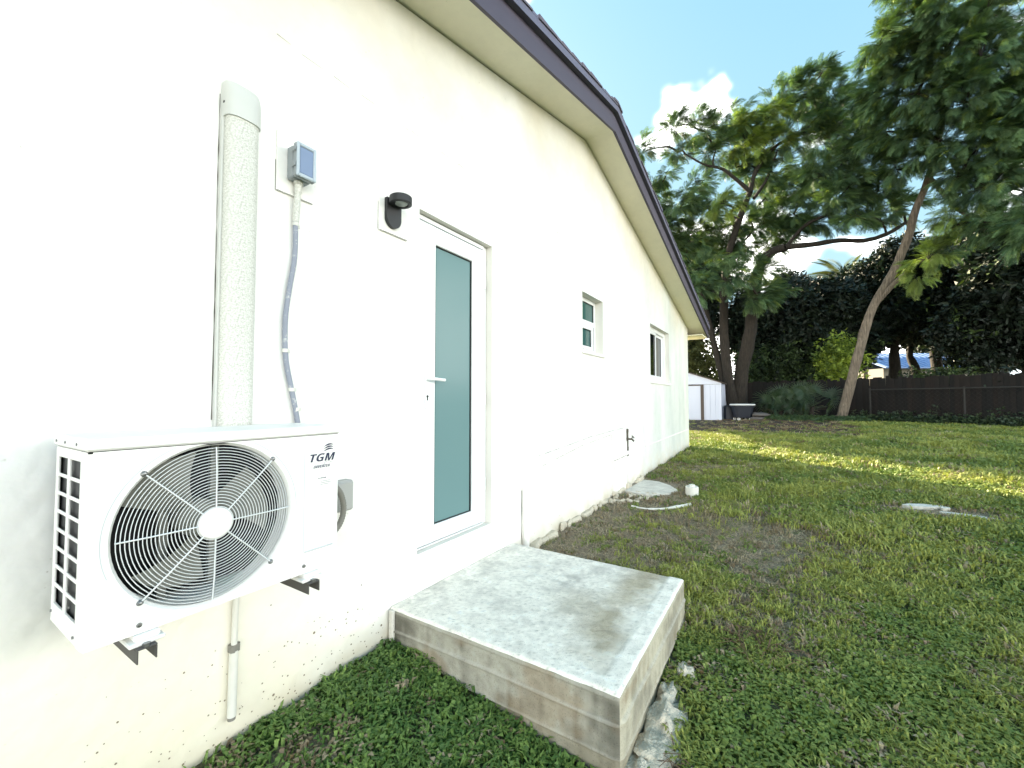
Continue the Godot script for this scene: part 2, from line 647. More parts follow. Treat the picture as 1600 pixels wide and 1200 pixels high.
func _house() -> void:
	var house := thing("house", "white stucco house with a dark gable edge, filling the left of the view", "house", Vector3(0, 0.1, -4.6))
	var open := [[-2.675, -1.888, 0.552, 2.70], [-5.10, -4.45, 2.06, 2.735], [-8.80, -7.37, 1.825, 2.815]]
	var depth := [0.075, 0.105, 0.10]
	# gable wall with its three openings
	var zs := []
	var cuts := [-10.8, 1.65]
	for o in open: cuts.append_array([o[0], o[1]])
	cuts.sort()
	for i in cuts.size() - 1:
		var n := maxi(1, int(ceil((cuts[i + 1] - cuts[i]) / 0.07)))
		for k in n: zs.append(lerpf(cuts[i], cuts[i + 1], float(k) / n))
	zs.append(1.65)
	var ycuts := [-0.4, 0.0, 0.552, 1.825, 2.06, 2.70, 2.735, 2.815, 2.9]
	var ys := []
	for i in ycuts.size() - 1:
		var n := maxi(1, int(ceil((ycuts[i + 1] - ycuts[i]) / 0.05)))
		for k in n: ys.append(lerpf(ycuts[i], ycuts[i + 1], float(k) / n))
	ys.append(2.9)
	var rows := ys.size()
	for k in 22: ys.append(2.9)
	var st := new_st()
	st.set_smooth_group(0)
	var put := func(z: float, j: int, x: float) -> void:
		var y: float = ys[j]
		if j >= rows: y = lerpf(2.9, roof_y(z), float(j - rows + 1) / 22.0)
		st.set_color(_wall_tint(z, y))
		st.set_uv(Vector2(-z / 1.7, -y / 1.7))
		st.add_vertex(Vector3(x, y, z))
	for i in zs.size() - 1:
		for j in ys.size() - 1:
			var zm: float = (zs[i] + zs[i + 1]) * 0.5
			var ym: float = (ys[j] + ys[j + 1]) * 0.5
			var hole := false
			if j + 1 < rows:
				for o in open:
					if zm > o[0] and zm < o[1] and ym > o[2] and ym < o[3]: hole = true
			if hole: continue
			for q in [[i, j], [i + 1, j + 1], [i + 1, j], [i, j], [i, j + 1], [i + 1, j + 1]]: put.call(zs[q[0]], q[1], 0.0)
	st.set_smooth_group(-1)
	# reveals, the end of the wall at the far corner, and the inner face
	st.set_color(Color(0.82, 0.80, 0.75))
	for k in 3:
		var o: Array = open[k]
		for x in [0.0]:
			var d: float = -0.2
			quad(st, Vector3(0, o[2], o[0]), Vector3(d, o[2], o[0]), Vector3(d, o[3], o[0]), Vector3(0, o[3], o[0]), Vector3.BACK)
			quad(st, Vector3(0, o[2], o[1]), Vector3(d, o[2], o[1]), Vector3(d, o[3], o[1]), Vector3(0, o[3], o[1]), Vector3.FORWARD)
			quad(st, Vector3(0, o[3], o[0]), Vector3(d, o[3], o[0]), Vector3(d, o[3], o[1]), Vector3(0, o[3], o[1]), Vector3.DOWN)
			quad(st, Vector3(0, o[2], o[0]), Vector3(d, o[2], o[0]), Vector3(d, o[2], o[1]), Vector3(0, o[2], o[1]), Vector3.UP)
	for z in [-10.8, 1.65]:
		quad(st, Vector3(0, -0.4, z), Vector3(-0.2, -0.4, z), Vector3(-0.2, roof_y(z), z), Vector3(0, roof_y(z), z), Vector3(0, 0, z + 4.6))
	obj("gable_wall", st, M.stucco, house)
	# the other walls, the inner lining, the floor
	st = new_st()
	var gable := [Vector2(1.45, -0.4), Vector2(1.45, roof_y(1.45)), APEX, Vector2(-10.6, roof_y(-10.6)), Vector2(-10.6, -0.4)]
	along_x(st, gable, -9.0, -8.8)
	obj("rear_gable_wall", st, M.stucco_plain, house)
	for z in [-10.8, 1.45]:
		st = new_st()
		span(st, Vector3(-9.0, -0.4, z), Vector3(-0.2, 2.98, z + 0.2))
		obj("side_wall", st, M.stucco_plain, house)
	st = new_st()
	span(st, Vector3(-8.8, 0.3, -10.6), Vector3(-0.2, 0.5, 1.45))
	obj("floor", st, M.room_dark, house)
	# roof deck with fascia
	var far_e := Vector2(-11.56, roof_y(-11.56))
	var near_e := Vector2(2.4, roof_y(2.4))
	for side in 2:
		var e := far_e if side == 0 else near_e
		var nm := "roof_slope"
		st = new_st()
		along_x(st, [e + Vector2(0, 0.14), APEX + Vector2(0, 0.14), APEX + Vector2(0, 0.262), e + Vector2(0, 0.262)], -9.3, 0.326)
		var rf := obj(nm, st, M.shingle, house)
		# soffit under the overhang
		st = new_st()
		along_x(st, [e + Vector2(0, 0.012), APEX + Vector2(0, 0.012), APEX + Vector2(0, 0.05), e + Vector2(0, 0.05)], -0.05, 0.328)
		obj("soffit", st, M.soffit, house)
		# boxed eave
		st = new_st()
		var zi := -10.8 if side == 0 else 1.65
		span(st, Vector3(-9.2, e.y - 0.012, minf(zi, e.x)), Vector3(0.326, e.y + 0.008, maxf(zi, e.x)))
		span(st, Vector3(-9.2, e.y + 0.008, e.x - 0.012), Vector3(0.326, e.y + 0.2, e.x + 0.012))
		obj("eave_box", st, M.soffit, house)
		# fascia: a board with a dark lower bead, a shaded hollow and the flashing proud above it
		st = new_st()
		along_x(st, [e + Vector2(0, -0.004), APEX + Vector2(0, -0.004), APEX + Vector2(0, 0.17), e + Vector2(0, 0.17)], 0.33, 0.352)
		along_x(st, [e + Vector2(0, -0.014), APEX + Vector2(0, -0.014), APEX + Vector2(0, 0.012), e + Vector2(0, 0.012)], 0.354, 0.362)
		obj("fascia", st, M.fascia, house)
		st = new_st()
		along_x(st, [e + Vector2(0, 0.17), APEX + Vector2(0, 0.17), APEX + Vector2(0, 0.215), e + Vector2(0, 0.215)], 0.33, 0.342)
		obj("fascia_hollow", st, M.fascia, house)
		st = new_st()
		along_x(st, [e + Vector2(0, 0.205), APEX + Vector2(0, 0.205), APEX + Vector2(0, 0.268), e + Vector2(0, 0.268)], 0.344, 0.392)
		obj("flashing", st, M.flashing, house)
		# courses of shingles, each lapping the one below
		var run := absf(APEX.x - e.x)
		var n := int(run / 0.2)
		for i in n:
			var t0 := float(i) / n
			var t1 := float(i + 1) / n + 0.015
			var a := e.lerp(APEX, t0)
			var b := e.lerp(APEX, minf(t1, 1.0))
			st = new_st()
			var j := rnd(-0.008, 0.008)
			along_x(st, [a + Vector2(0, 0.272), b + Vector2(0, 0.272), b + Vector2(0, 0.285), a + Vector2(0, 0.306 + j * 0.5)], -9.3, 0.398 + j)
			obj("shingle_course", st, M.flashing if i % 7 == 3 else M.shingle, rf)
	st = new_st()
	along_x(st, [APEX + Vector2(-0.14, 0.262), APEX + Vector2(0, 0.292), APEX + Vector2(0.14, 0.262), APEX + Vector2(0.14, 0.286), APEX + Vector2(0, 0.318), APEX + Vector2(-0.14, 0.286)], -9.3, 0.404)
	obj("ridge_cap", st, M.shingle, house)
	_door(house)
	_windows(house)
	_plaster(house)


func _door(house: Node3D) -> void:
	# frame, leaf with frosted pane, handle
	var z0 := -1.890
	var z1 := -2.672
	var y0 := 0.555
	var y1 := 2.695
	var st := new_st()
	# frame round the leaf
	span(st, Vector3(-0.11, y0 + 0.0, z1 + 0.002), Vector3(-0.052, y1 - 0.001, z1 + 0.047), 0.004)
	span(st, Vector3(-0.11, y0, z0 - 0.022), Vector3(-0.042, y1 - 0.001, z0 - 0.002), 0.003)
	span(st, Vector3(-0.11, y1 - 0.030, z1 + 0.048), Vector3(-0.042, y1 - 0.001, z0 - 0.023), 0.003)
	span(st, Vector3(-0.11, y0, z1 + 0.048), Vector3(-0.040, y0 + 0.010, z0 - 0.023), 0.003)
	var door := obj("door", st, M.door_white, house)
	door.set_meta("label", "white door with a tall frosted teal pane")
	st = new_st()
	span(st, Vector3(-0.10, y0 + 0.004, z1 + 0.046), Vector3(-0.062, y1 - 0.028, z0 - 0.021))
	obj("gasket", st, M.gasket, door)
	# leaf: four rails
	st = new_st()
	var a := z0 - 0.030
	var b := z1 + 0.052
	var ga := -2.078
	var gb := -2.475
	var gy0 := 0.682
	var gy1 := 2.535
	var x0 := -0.09
	var x1 := -0.034
	span(st, Vector3(x0, y0 + 0.018, ga), Vector3(x1, y1 - 0.040, a), 0.005)
	span(st, Vector3(x0, y0 + 0.018, b), Vector3(x1, y1 - 0.040, gb), 0.005)
	span(st, Vector3(x0, gy1, gb), Vector3(x1 - 0.0005, y1 - 0.0405, ga), 0.005)
	span(st, Vector3(x0, y0 + 0.0185, gb), Vector3(x1 - 0.0005, gy0, ga), 0.005)
	obj("leaf", st, M.door_white, door)
	st = new_st()
	span(st, Vector3(-0.085, gy0 - 0.002, ga - 0.012), Vector3(-0.046, gy1 + 0.002, ga + 0.001))
	span(st, Vector3(-0.085, gy0 - 0.002, gb - 0.001), Vector3(-0.046, gy1 + 0.002, gb + 0.009))
	span(st, Vector3(-0.085, gy1 - 0.007, gb + 0.009), Vector3(-0.046, gy1 + 0.002, ga - 0.012))
	span(st, Vector3(-0.085, gy0 - 0.002, gb + 0.009), Vector3(-0.046, gy0 + 0.006, ga - 0.012))
	obj("pane_seal", st, M.gasket, door)
	st = new_st()
	span(st, Vector3(-0.078, gy0 - 0.004, gb - 0.004), Vector3(-0.054, gy1 + 0.004, ga + 0.004))
	obj("pane", st, M.door_glass, door)
	# handle plate with its keyhole, and the lever
	st = new_st()
	span(st, Vector3(x1, 1.44, -2.012), Vector3(x1 + 0.009, 1.712, -1.978), 0.004)
	obj("handle_plate", st, M.door_white, door)
	st = new_st()
	lathe(st, Vector3(x1 + 0.009, 1.52, -1.995), Vector3.RIGHT, [[0.0, 0.0035], [0.008, 0.0035], [0.008, 0.0]], 12)
	span(st, Vector3(x1 + 0.009, 1.494, -1.999), Vector3(x1 + 0.0115, 1.516, -1.991))
	obj("keyhole", st, M.gasket, door)
	st = new_st()
	tube(st, [Vector3(x1 + 0.006, 1.632, -1.995), Vector3(x1 + 0.045, 1.632, -1.995)], [0.010], 10)
	tube(st, smooth_path([Vector3(x1 + 0.045, 1.632, -1.988), Vector3(x1 + 0.052, 1.632, -2.02), Vector3(x1 + 0.052, 1.630, -2.06), Vector3(x1 + 0.050, 1.629, -2.115)], 3), [0.0105], 10)
	obj("handle", st, M.door_white, door)
	for y in [0.86, 1.50, 2.40]:
		st = new_st()
		tube(st, [Vector3(x1 + 0.002, y - 0.045, b - 0.004), Vector3(x1 + 0.002, y + 0.045, b - 0.004)], [0.009], 10)
		obj("hinge", st, M.door_white, door)
	# the cap over the frame, and the thin sill under the leaf
	st = new_st()
	span(st, Vector3(-0.19, 0.5, z1 - 0.0), Vector3(-0.112, 0.553, z0))
	obj("threshold", st, M.steel_dark, door)


func _window_frame(st: SurfaceTool, z0: float, z1: float, y0: float, y1: float, x0: float, x1: float, w: float) -> void:
	span(st, Vector3(x0, y0, z1), Vector3(x1, y1, z1 + w), 0.003)
	span(st, Vector3(x0, y0, z0 - w), Vector3(x1, y1, z0), 0.003)
	span(st, Vector3(x0, y1 - w, z1 + w), Vector3(x1 - 0.0005, y1, z0 - w), 0.003)
	span(st, Vector3(x0, y0, z1 + w), Vector3(x1 - 0.0005, y0 + w, z0 - w), 0.003)


func _windows(house: Node3D) -> void:
	# small hung window
	var st := new_st()
	_window_frame(st, -4.452, -5.098, 2.062, 2.733, -0.16, -0.10, 0.045)
	span(st, Vector3(-0.15, 2.40, -5.054), Vector3(-0.092, 2.462, -4.497), 0.003)
	var w := obj("window", st, M.door_white, house)
	w.set_meta("label", "small white hung window with teal panes")
	st = new_st()
	_window_frame(st, -4.50, -5.00, 2.11, 2.40, -0.13, -0.095, 0.04)
	obj("lower_sash", st, M.door_white, w)
	st = new_st()
	_window_frame(st, -4.505, -5.046, 2.462, 2.688, -0.118, -0.108, 0.008)
	_window_frame(st, -4.541, -4.959, 2.15, 2.36, -0.112, -0.104, 0.007)
	obj("pane_seal", st, M.gasket, w)
	for q in [[-4.505, -5.046, 2.46, 2.69], [-4.541, -4.959, 2.15, 2.36]]:
		st = new_st()
		span(st, Vector3(-0.125, q[2], q[1]), Vector3(-0.117, q[3], q[0]))
		obj("pane", st, M.teal_glass, w)
	# sliding window
	st = new_st()
	_window_frame(st, -7.372, -8.798, 1.827, 2.813, -0.15, -0.082, 0.07)
	w = obj("window", st, M.door_white, house)
	w.set_meta("label", "wide white sliding window with two dark panes")
	st = new_st()
	_window_frame(st, -7.442, -8.14, 1.897, 2.743, -0.12, -0.092, 0.045)
	obj("sash", st, M.door_white, w)
	st = new_st()
	_window_frame(st, -8.09, -8.728, 1.897, 2.743, -0.148, -0.122, 0.05)
	obj("sash", st, M.door_white, w)
	for q in [[-7.487, -8.095, -0.108], [-8.14, -8.678, -0.138]]:
		st = new_st()
		span(st, Vector3(q[2] - 0.006, 1.94, q[1]), Vector3(q[2], 2.70, q[0]))
		obj("pane", st, M.dark_glass, w)
		st = new_st()
		_window_frame(st, q[0], q[1], 1.942, 2.698, q[2] - 0.001, q[2] + 0.005, 0.008)
		obj("pane_seal", st, M.gasket, w)
	for q in [[-4.42, -5.13, 2.022, 2.058], [-7.32, -8.85, 1.775, 1.822]]:
		st = new_st()
		span(st, Vector3(-0.07, q[2], q[1]), Vector3(0.022, q[3], q[0]), 0.008)
		obj("window_sill", st, M.stucco_plain, house)


func _patch_outline(pts: Array) -> Array:
	# an outline (z, y) with its sides broken into short uneven steps, as trowelled by hand
	var out := []
	for i in pts.size():
		var a: Vector2 = pts[i]
		var b: Vector2 = pts[(i + 1) % pts.size()]
		var n := maxi(1, int(a.distance_to(b) / 0.06))
		for k in n: out.append(a.lerp(b, float(k) / n) + Vector2(rnd(-0.004, 0.004), rnd(-0.004, 0.004)))
	return out


func _plaster(house: Node3D) -> void:
	# raised plaster over the buried water pipe, and the flat pads behind the box and the lamp
	var st := new_st()
	along_x(st, _patch_outline([Vector2(-3.38, 0.985), Vector2(-3.40, 0.875), Vector2(-4.4, 0.99), Vector2(-5.36, 1.045), Vector2(-5.36, 0.90), Vector2(-5.97, 0.90), Vector2(-5.985, 1.105), Vector2(-4.6, 1.065)]), -0.02, 0.009)
	obj("plaster_patch", st, M.stucco_plain, house)
	st = new_st()
	along_x(st, _patch_outline([Vector2(-5.42, 0.22), Vector2(-5.38, 0.70), Vector2(-5.37, 0.9), Vector2(-5.975, 0.905), Vector2(-5.98, 0.22)]), -0.02, 0.018)
	obj("plaster_patch", st, M.stucco_plain, house)
	st = new_st()
	along_x(st, _patch_outline([Vector2(-5.33, 0.70), Vector2(-5.33, 0.735), Vector2(-5.99, 0.77), Vector2(-5.99, 0.72)]), 0.0, 0.042)
	obj("plaster_patch", st, M.stucco_plain, house)
	st = new_st()
	along_x(st, [Vector2(-0.995, 2.44), Vector2(-0.995, 2.715), Vector2(-1.17, 2.715), Vector2(-1.17, 2.44)], -0.01, 0.009)
	obj("mounting_pad", st, M.stucco_plain, house)
	st = new_st()
	along_x(st, [Vector2(-1.565, 2.455), Vector2(-1.565, 2.715), Vector2(-1.775, 2.715), Vector2(-1.775, 2.455)], -0.01, 0.011)
	obj("mounting_pad", st, M.stucco_plain, house)
	# open joints round the patches, pads and line cover, and a painted shadow beside the standing pipe
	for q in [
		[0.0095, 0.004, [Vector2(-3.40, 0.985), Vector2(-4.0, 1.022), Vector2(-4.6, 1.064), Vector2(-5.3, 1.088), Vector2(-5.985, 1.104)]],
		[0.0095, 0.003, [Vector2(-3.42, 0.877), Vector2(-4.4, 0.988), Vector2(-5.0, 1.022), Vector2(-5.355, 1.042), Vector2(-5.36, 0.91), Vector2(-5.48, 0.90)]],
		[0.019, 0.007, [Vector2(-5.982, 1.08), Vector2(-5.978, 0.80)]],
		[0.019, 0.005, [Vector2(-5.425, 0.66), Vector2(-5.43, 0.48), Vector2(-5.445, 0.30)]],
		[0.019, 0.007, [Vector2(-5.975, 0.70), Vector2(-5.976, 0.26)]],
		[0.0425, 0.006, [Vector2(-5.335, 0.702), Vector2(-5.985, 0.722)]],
		[0.0015, 0.008, [Vector2(-3.112, 0.27), Vector2(-3.114, 0.50), Vector2(-3.116, 0.72)]],  # shadow edge of the standing pipe, painted as a dark strip
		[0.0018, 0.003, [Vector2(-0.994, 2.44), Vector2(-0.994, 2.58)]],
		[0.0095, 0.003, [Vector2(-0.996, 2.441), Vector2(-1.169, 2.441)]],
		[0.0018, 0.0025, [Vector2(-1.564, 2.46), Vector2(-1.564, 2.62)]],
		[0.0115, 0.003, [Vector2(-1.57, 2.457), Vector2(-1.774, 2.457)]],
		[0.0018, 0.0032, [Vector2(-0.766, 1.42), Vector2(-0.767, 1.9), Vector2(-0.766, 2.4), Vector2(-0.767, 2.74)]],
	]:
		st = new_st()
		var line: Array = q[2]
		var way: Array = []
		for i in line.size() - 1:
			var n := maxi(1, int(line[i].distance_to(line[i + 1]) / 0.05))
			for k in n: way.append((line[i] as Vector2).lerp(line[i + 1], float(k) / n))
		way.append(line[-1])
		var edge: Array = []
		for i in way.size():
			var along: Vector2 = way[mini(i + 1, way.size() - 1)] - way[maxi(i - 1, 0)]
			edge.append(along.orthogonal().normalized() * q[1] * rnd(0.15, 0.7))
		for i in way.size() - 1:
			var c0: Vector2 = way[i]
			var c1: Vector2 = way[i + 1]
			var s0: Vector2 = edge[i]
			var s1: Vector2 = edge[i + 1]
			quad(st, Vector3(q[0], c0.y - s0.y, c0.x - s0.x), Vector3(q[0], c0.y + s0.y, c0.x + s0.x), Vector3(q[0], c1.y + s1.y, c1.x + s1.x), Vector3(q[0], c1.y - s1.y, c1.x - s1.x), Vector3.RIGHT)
		obj("joint_or_shadow", st, M.joint_shadow_dark, house)
	# a trowelled seam low on the far part of the wall
	st = new_st()
	along_x(st, _patch_outline([Vector2(-7.0, 0.735), Vector2(-7.0, 0.75), Vector2(-10.7, 0.81), Vector2(-10.7, 0.785)]), -0.01, 0.006)
	obj("plaster_seam", st, M.stucco_plain, house)
	# hairline crack above the door, in short broken dashes
	st = new_st()
	var z := -0.9
	while z > -4.4:
		var l := rnd(0.02, 0.16)
		if rnd(0, 1) < 0.62:
			var y := 3.15 + 0.022 * maxf(0.0, -z - 1.6) + rnd(-0.006, 0.006)
			var y2 := y + rnd(-0.008, 0.008)
			quad(st, Vector3(0.001, y, z), Vector3(0.001, y + rnd(0.001, 0.0035), z), Vector3(0.001, y2 + 0.001, z - l), Vector3(0.001, y2, z - l), Vector3.RIGHT)
		z -= l + rnd(0.0, 0.07)
	obj("crack", st, M.dirt_mark, house).set_meta("kind", "stuff")
	# mud splashed on the foot of the wall
	st = new_st()
	for i in 400:
		var zz := rnd(-1.66, 0.3) if i < 290 else rnd(-10.5, -3.0)
		var hh := absf(rng.randfn(0.0, 0.17 if i < 290 else 0.09)) + 0.02
		var cc := Vector3(0.0012, ground_y(0.0, zz) + hh, zz)
		var rr := rnd(0.0015, 0.0045) * (1.6 if rnd(0, 1) < 0.08 else 1.0)
		for k in 5:
			var a0 := TAU * k / 5.0
			var a1 := TAU * (k + 1) / 5.0
			tri(st, cc, cc + Vector3(0, sin(a0), cos(a0)) * rr, cc + Vector3(0, sin(a1) * 0.9, cos(a1)) * rr, Vector3.RIGHT)
	obj("mud_specks", st, M.dirt_mark, house).set_meta("kind", "stuff")
	# rough concrete footing that shows at the foot of the wall
	for i in 26:
		z = -3.2 - i * 0.14
		if rnd(0, 1) < 0.35: continue
		st = new_st()
		box(st, Vector3(0.015, ground_y(0.05, z) + rnd(-0.01, 0.02), z), Vector3(rnd(0.03, 0.10), rnd(0.05, 0.11), rnd(0.10, 0.2)), 0.02, Basis(Vector3.UP, rnd(-0.3, 0.3)) * Basis(Vector3.RIGHT, rnd(-0.2, 0.2)))
		obj("footing_stone", st, M.rubble, house)


# ------------------------------------------------------------------ trees
func _strip(st: SurfaceTool, a: Vector3, b: Vector3, wide: Vector3, w0: float, w1: float) -> void:
	# a thin leaf: pointed at both ends, widest a third along
	var m := a.lerp(b, 0.4)
	st.add_vertex(a)
	st.add_vertex(m + wide * w0)
	st.add_vertex(b)
	st.add_vertex(a)
	st.add_vertex(b)
	st.add_vertex(m - wide * w1)


func frond_mesh(pairs: int, sd: int) -> Mesh:
	# feathery leaf, one metre long along +x, sagging towards its tip
	var r := RandomNumberGenerator.new()
	r.seed = sd
	var st := new_st()
	var spine := func(t: float) -> Vector3: return Vector3(t, 0.10 * t - 0.34 * t * t, 0.05 * sin(t * 3.0))
	for k in 4:
		var a: Vector3 = spine.call(k / 4.0)
		var b: Vector3 = spine.call((k + 1) / 4.0)
		quad(st, a + Vector3(0, 0, 0.006), b + Vector3(0, 0, 0.005), b - Vector3(0, 0, 0.005), a - Vector3(0, 0, 0.006), Vector3.UP)
	for i in pairs:
		var t := 0.12 + 0.88 * (i + 0.5) / pairs
		var p: Vector3 = spine.call(t)
		var l := (0.10 + 0.25 * sin(PI * (0.12 + 0.80 * t))) * r.randf_range(0.85, 1.1)
		for s in [-1.0, 1.0]:
			var d := Vector3(0.62 + r.randf_range(-0.1, 0.1), -0.42 + r.randf_range(-0.15, 0.15), s * 0.85).normalized()
			_strip(st, p, p + d * l, Vector3(0.8, 0.1, -s * 0.5).normalized(), 0.015, 0.015)
	st.generate_normals()
	return st.commit()


func clump_mesh(n: int, length: float, width: float, sd: int) -> Mesh:
	var r := RandomNumberGenerator.new()
	r.seed = sd
	var st := new_st()
	for i in n:
		var d := Vector3(r.randf_range(-1, 1), r.randf_range(-0.9, 0.7), r.randf_range(-1, 1)).normalized()
		var a := d * r.randf_range(0.02, 0.35) * length + Vector3(r.randf_range(-1, 1), r.randf_range(-1, 1), r.randf_range(-1, 1)) * length * 0.45
		var w := d.cross(Vector3(r.randf_range(-1, 1), 1.0, r.randf_range(-1, 1))).normalized()
		var b := a + (d + Vector3(0, -0.35, 0)).normalized() * length * r.randf_range(0.75, 1.15)
		_strip(st, a, b, w + Vector3(0, 0.15, 0), width, width)
	st.generate_normals()
	return st.commit()


var fronds := []
var clumps := []


func grow(tree: Node3D, skeleton: Array, clusters: Array, m: Material, thick: float) -> void:
	# every leaf cluster hangs on a branch of its own, grown from the nearest wood there already is
	var left := clusters.duplicate()
	while left.size():
		var best := 1e9
		var bi := 0
		var bp := Vector3.ZERO
		for i in left.size():
			var c := Vector3(left[i][0], left[i][1], left[i][2])
			for p in skeleton:
				var d: float = c.distance_to(p) + maxf(0.0, p.y - c.y) * 0.8
				if d < best:
					best = d
					bi = i
					bp = p
		var to := Vector3(left[bi][0], left[bi][1], left[bi][2])
		left.remove_at(bi)
		var l := bp.distance_to(to)
		if l < 0.3: 
			skeleton.append(to)
			continue
		var pts := [bp]
		for k in [0.33, 0.66]:
			pts.append(bp.lerp(to, k) + Vector3(0, 0.16 * l * (1.0 - k), 0) + ball() * 0.09 * l)
		pts.append(to)
		pts = smooth_path(pts, 3)
		var r0: float = clampf(thick * (0.4 + 0.16 * l), 0.012, 0.07)
		var st := new_st()
		tube(st, pts, taper(pts.size(), r0, r0 * 0.45), 5, false)
		obj("branch", st, m, tree)
		for k in [3, 6, pts.size() - 1]: skeleton.append(pts[mini(k, pts.size() - 1)])


func feathery_crown(tree: Node3D, clusters: Array, per: float, wind: Vector3, m: Material, yellow: Array) -> void:
	var where := [[], [], []]
	var tint := [[], [], []]
	var st := new_st()
	for ci in clusters.size():
		var q: Array = clusters[ci]
		var c := Vector3(q[0], q[1], q[2])
		var r: float = q[3]
		var n := int(per * r * r)
		# sprays: short twigs that each carry a dozen leaves, so that the crown is in tufts with gaps between
		var sprays := maxi(3, n / 16)
		for s in sprays:
			var d := ball()
			d.y = d.y * 0.75 + 0.1
			var tip := c + d * r
			var outw := (d + wind * 0.55).normalized()
			if s % 2 == 0: tube(st, [c + d * r * 0.15, c + d * r * 0.6 + Vector3(0, 0.06, 0), tip], [0.011, 0.008, 0.004], 3, false)
			var shade := rnd(0.6, 1.5)
			for k in 16:
				var f := (outw + ball() * 0.70 + Vector3(0, -0.28, 0)).normalized()
				var size := rnd(0.26, 0.52)
				var up := (Vector3.UP + ball() * 0.55).normalized()
				var zz := f.cross(up).normalized()
				var b := Basis(f, zz.cross(f), zz).scaled_local(Vector3.ONE * size)
				var v := rng.randi() % 3
				where[v].append(Transform3D(b, tip - outw * rnd(0.0, 0.30) + ball() * 0.08))
				var col := Color(0.048, 0.105, 0.060).lerp(Color(0.135, 0.215, 0.085), rnd(0.0, 1.0))
				if ci in yellow: col = col.lerp(Color(0.26, 0.34, 0.055), rnd(0.3, 0.9))
				elif rnd(0, 1) < 0.05: col = Color(0.20, 0.27, 0.05)
				col = col * shade
				col.a = 1.0
				tint[v].append(col)
	var tw := obj("twigs", st, m, tree)
	tw.set_meta("kind", "stuff")
	for v in 3: many("crown", fronds[v], M.leaf_fine, where[v], tint[v], tree)


func broad_tree(called: String, label: String, base: Vector3, trunk: Array, thick: float, crown: Vector3, size: Vector3, n: int, leaf: float, dark: Color, light: Color, group := "", m: Material = null) -> Node3D:
	var t := thing(called, label, "tree", base, group)
	m = m if m else M.bark_dark
	var pts := [base - Vector3(0, 0.2, 0)]
	pts.append_array(trunk)
	pts.append(Vector3(trunk[-1]).lerp(crown, 0.8))
	pts = smooth_path(pts, 4)
	var st := new_st()
	tube(st, pts, taper(pts.size(), thick, thick * 0.25), 9, false, 0.25)
	obj("trunk", st, m, t)
	# uneven lobes
	var lobes := []
	var k := 16
	for i in k:
		var d := ball()
		lobes.append([crown.x + d.x * size.x * 0.72, crown.y + d.y * size.y * 0.72, crown.z + d.z * size.z * 0.72, rnd(0.30, 0.52)])
	var skel := [pts[-1], pts[pts.size() / 2 + 1]]
	grow(t, skel, lobes, m, thick * 0.35)
	var where := [[], []]
	var tint := [[], []]
	for i in n:
		var q: Array = lobes[i % k]
		var d := ball()
		d = d.normalized() * pow(d.length(), 0.6)
		var p = Vector3(q[0], q[1], q[2]) + Vector3(d.x * size.x, d.y * size.y, d.z * size.z) * q[3]
		var b := Basis.from_euler(Vector3(rnd(-0.5, 0.5), rnd(0, TAU), rnd(-0.5, 0.5))).scaled_local(Vector3.ONE * leaf * rnd(0.7, 1.25))
		var v := i % 2
		where[v].append(Transform3D(b, p))
		var c := dark.lerp(light, pow(rnd(0, 1), 2.0))
		if rnd(0, 1) < 0.035: c = light.lerp(Color(0.11, 0.17, 0.035), rnd(0.2, 0.9))  # a few leaves coloured brighter as painted flecks of sunlight
		tint[v].append(c)
	for v in 2: many("crown", clumps[v], M.leaf_broad, where[v], tint[v], t)
	return t


func limb(tree: Node3D, called: String, pts: Array, r0: float, r1: float, m: Material, sides := 8) -> Array:
	var st := new_st()
	var p := smooth_path(pts, 4)
	tube(st, p, taper(p.size(), r0, r1), sides, false, 0.3)
	obj(called, st, m, tree)
	return p


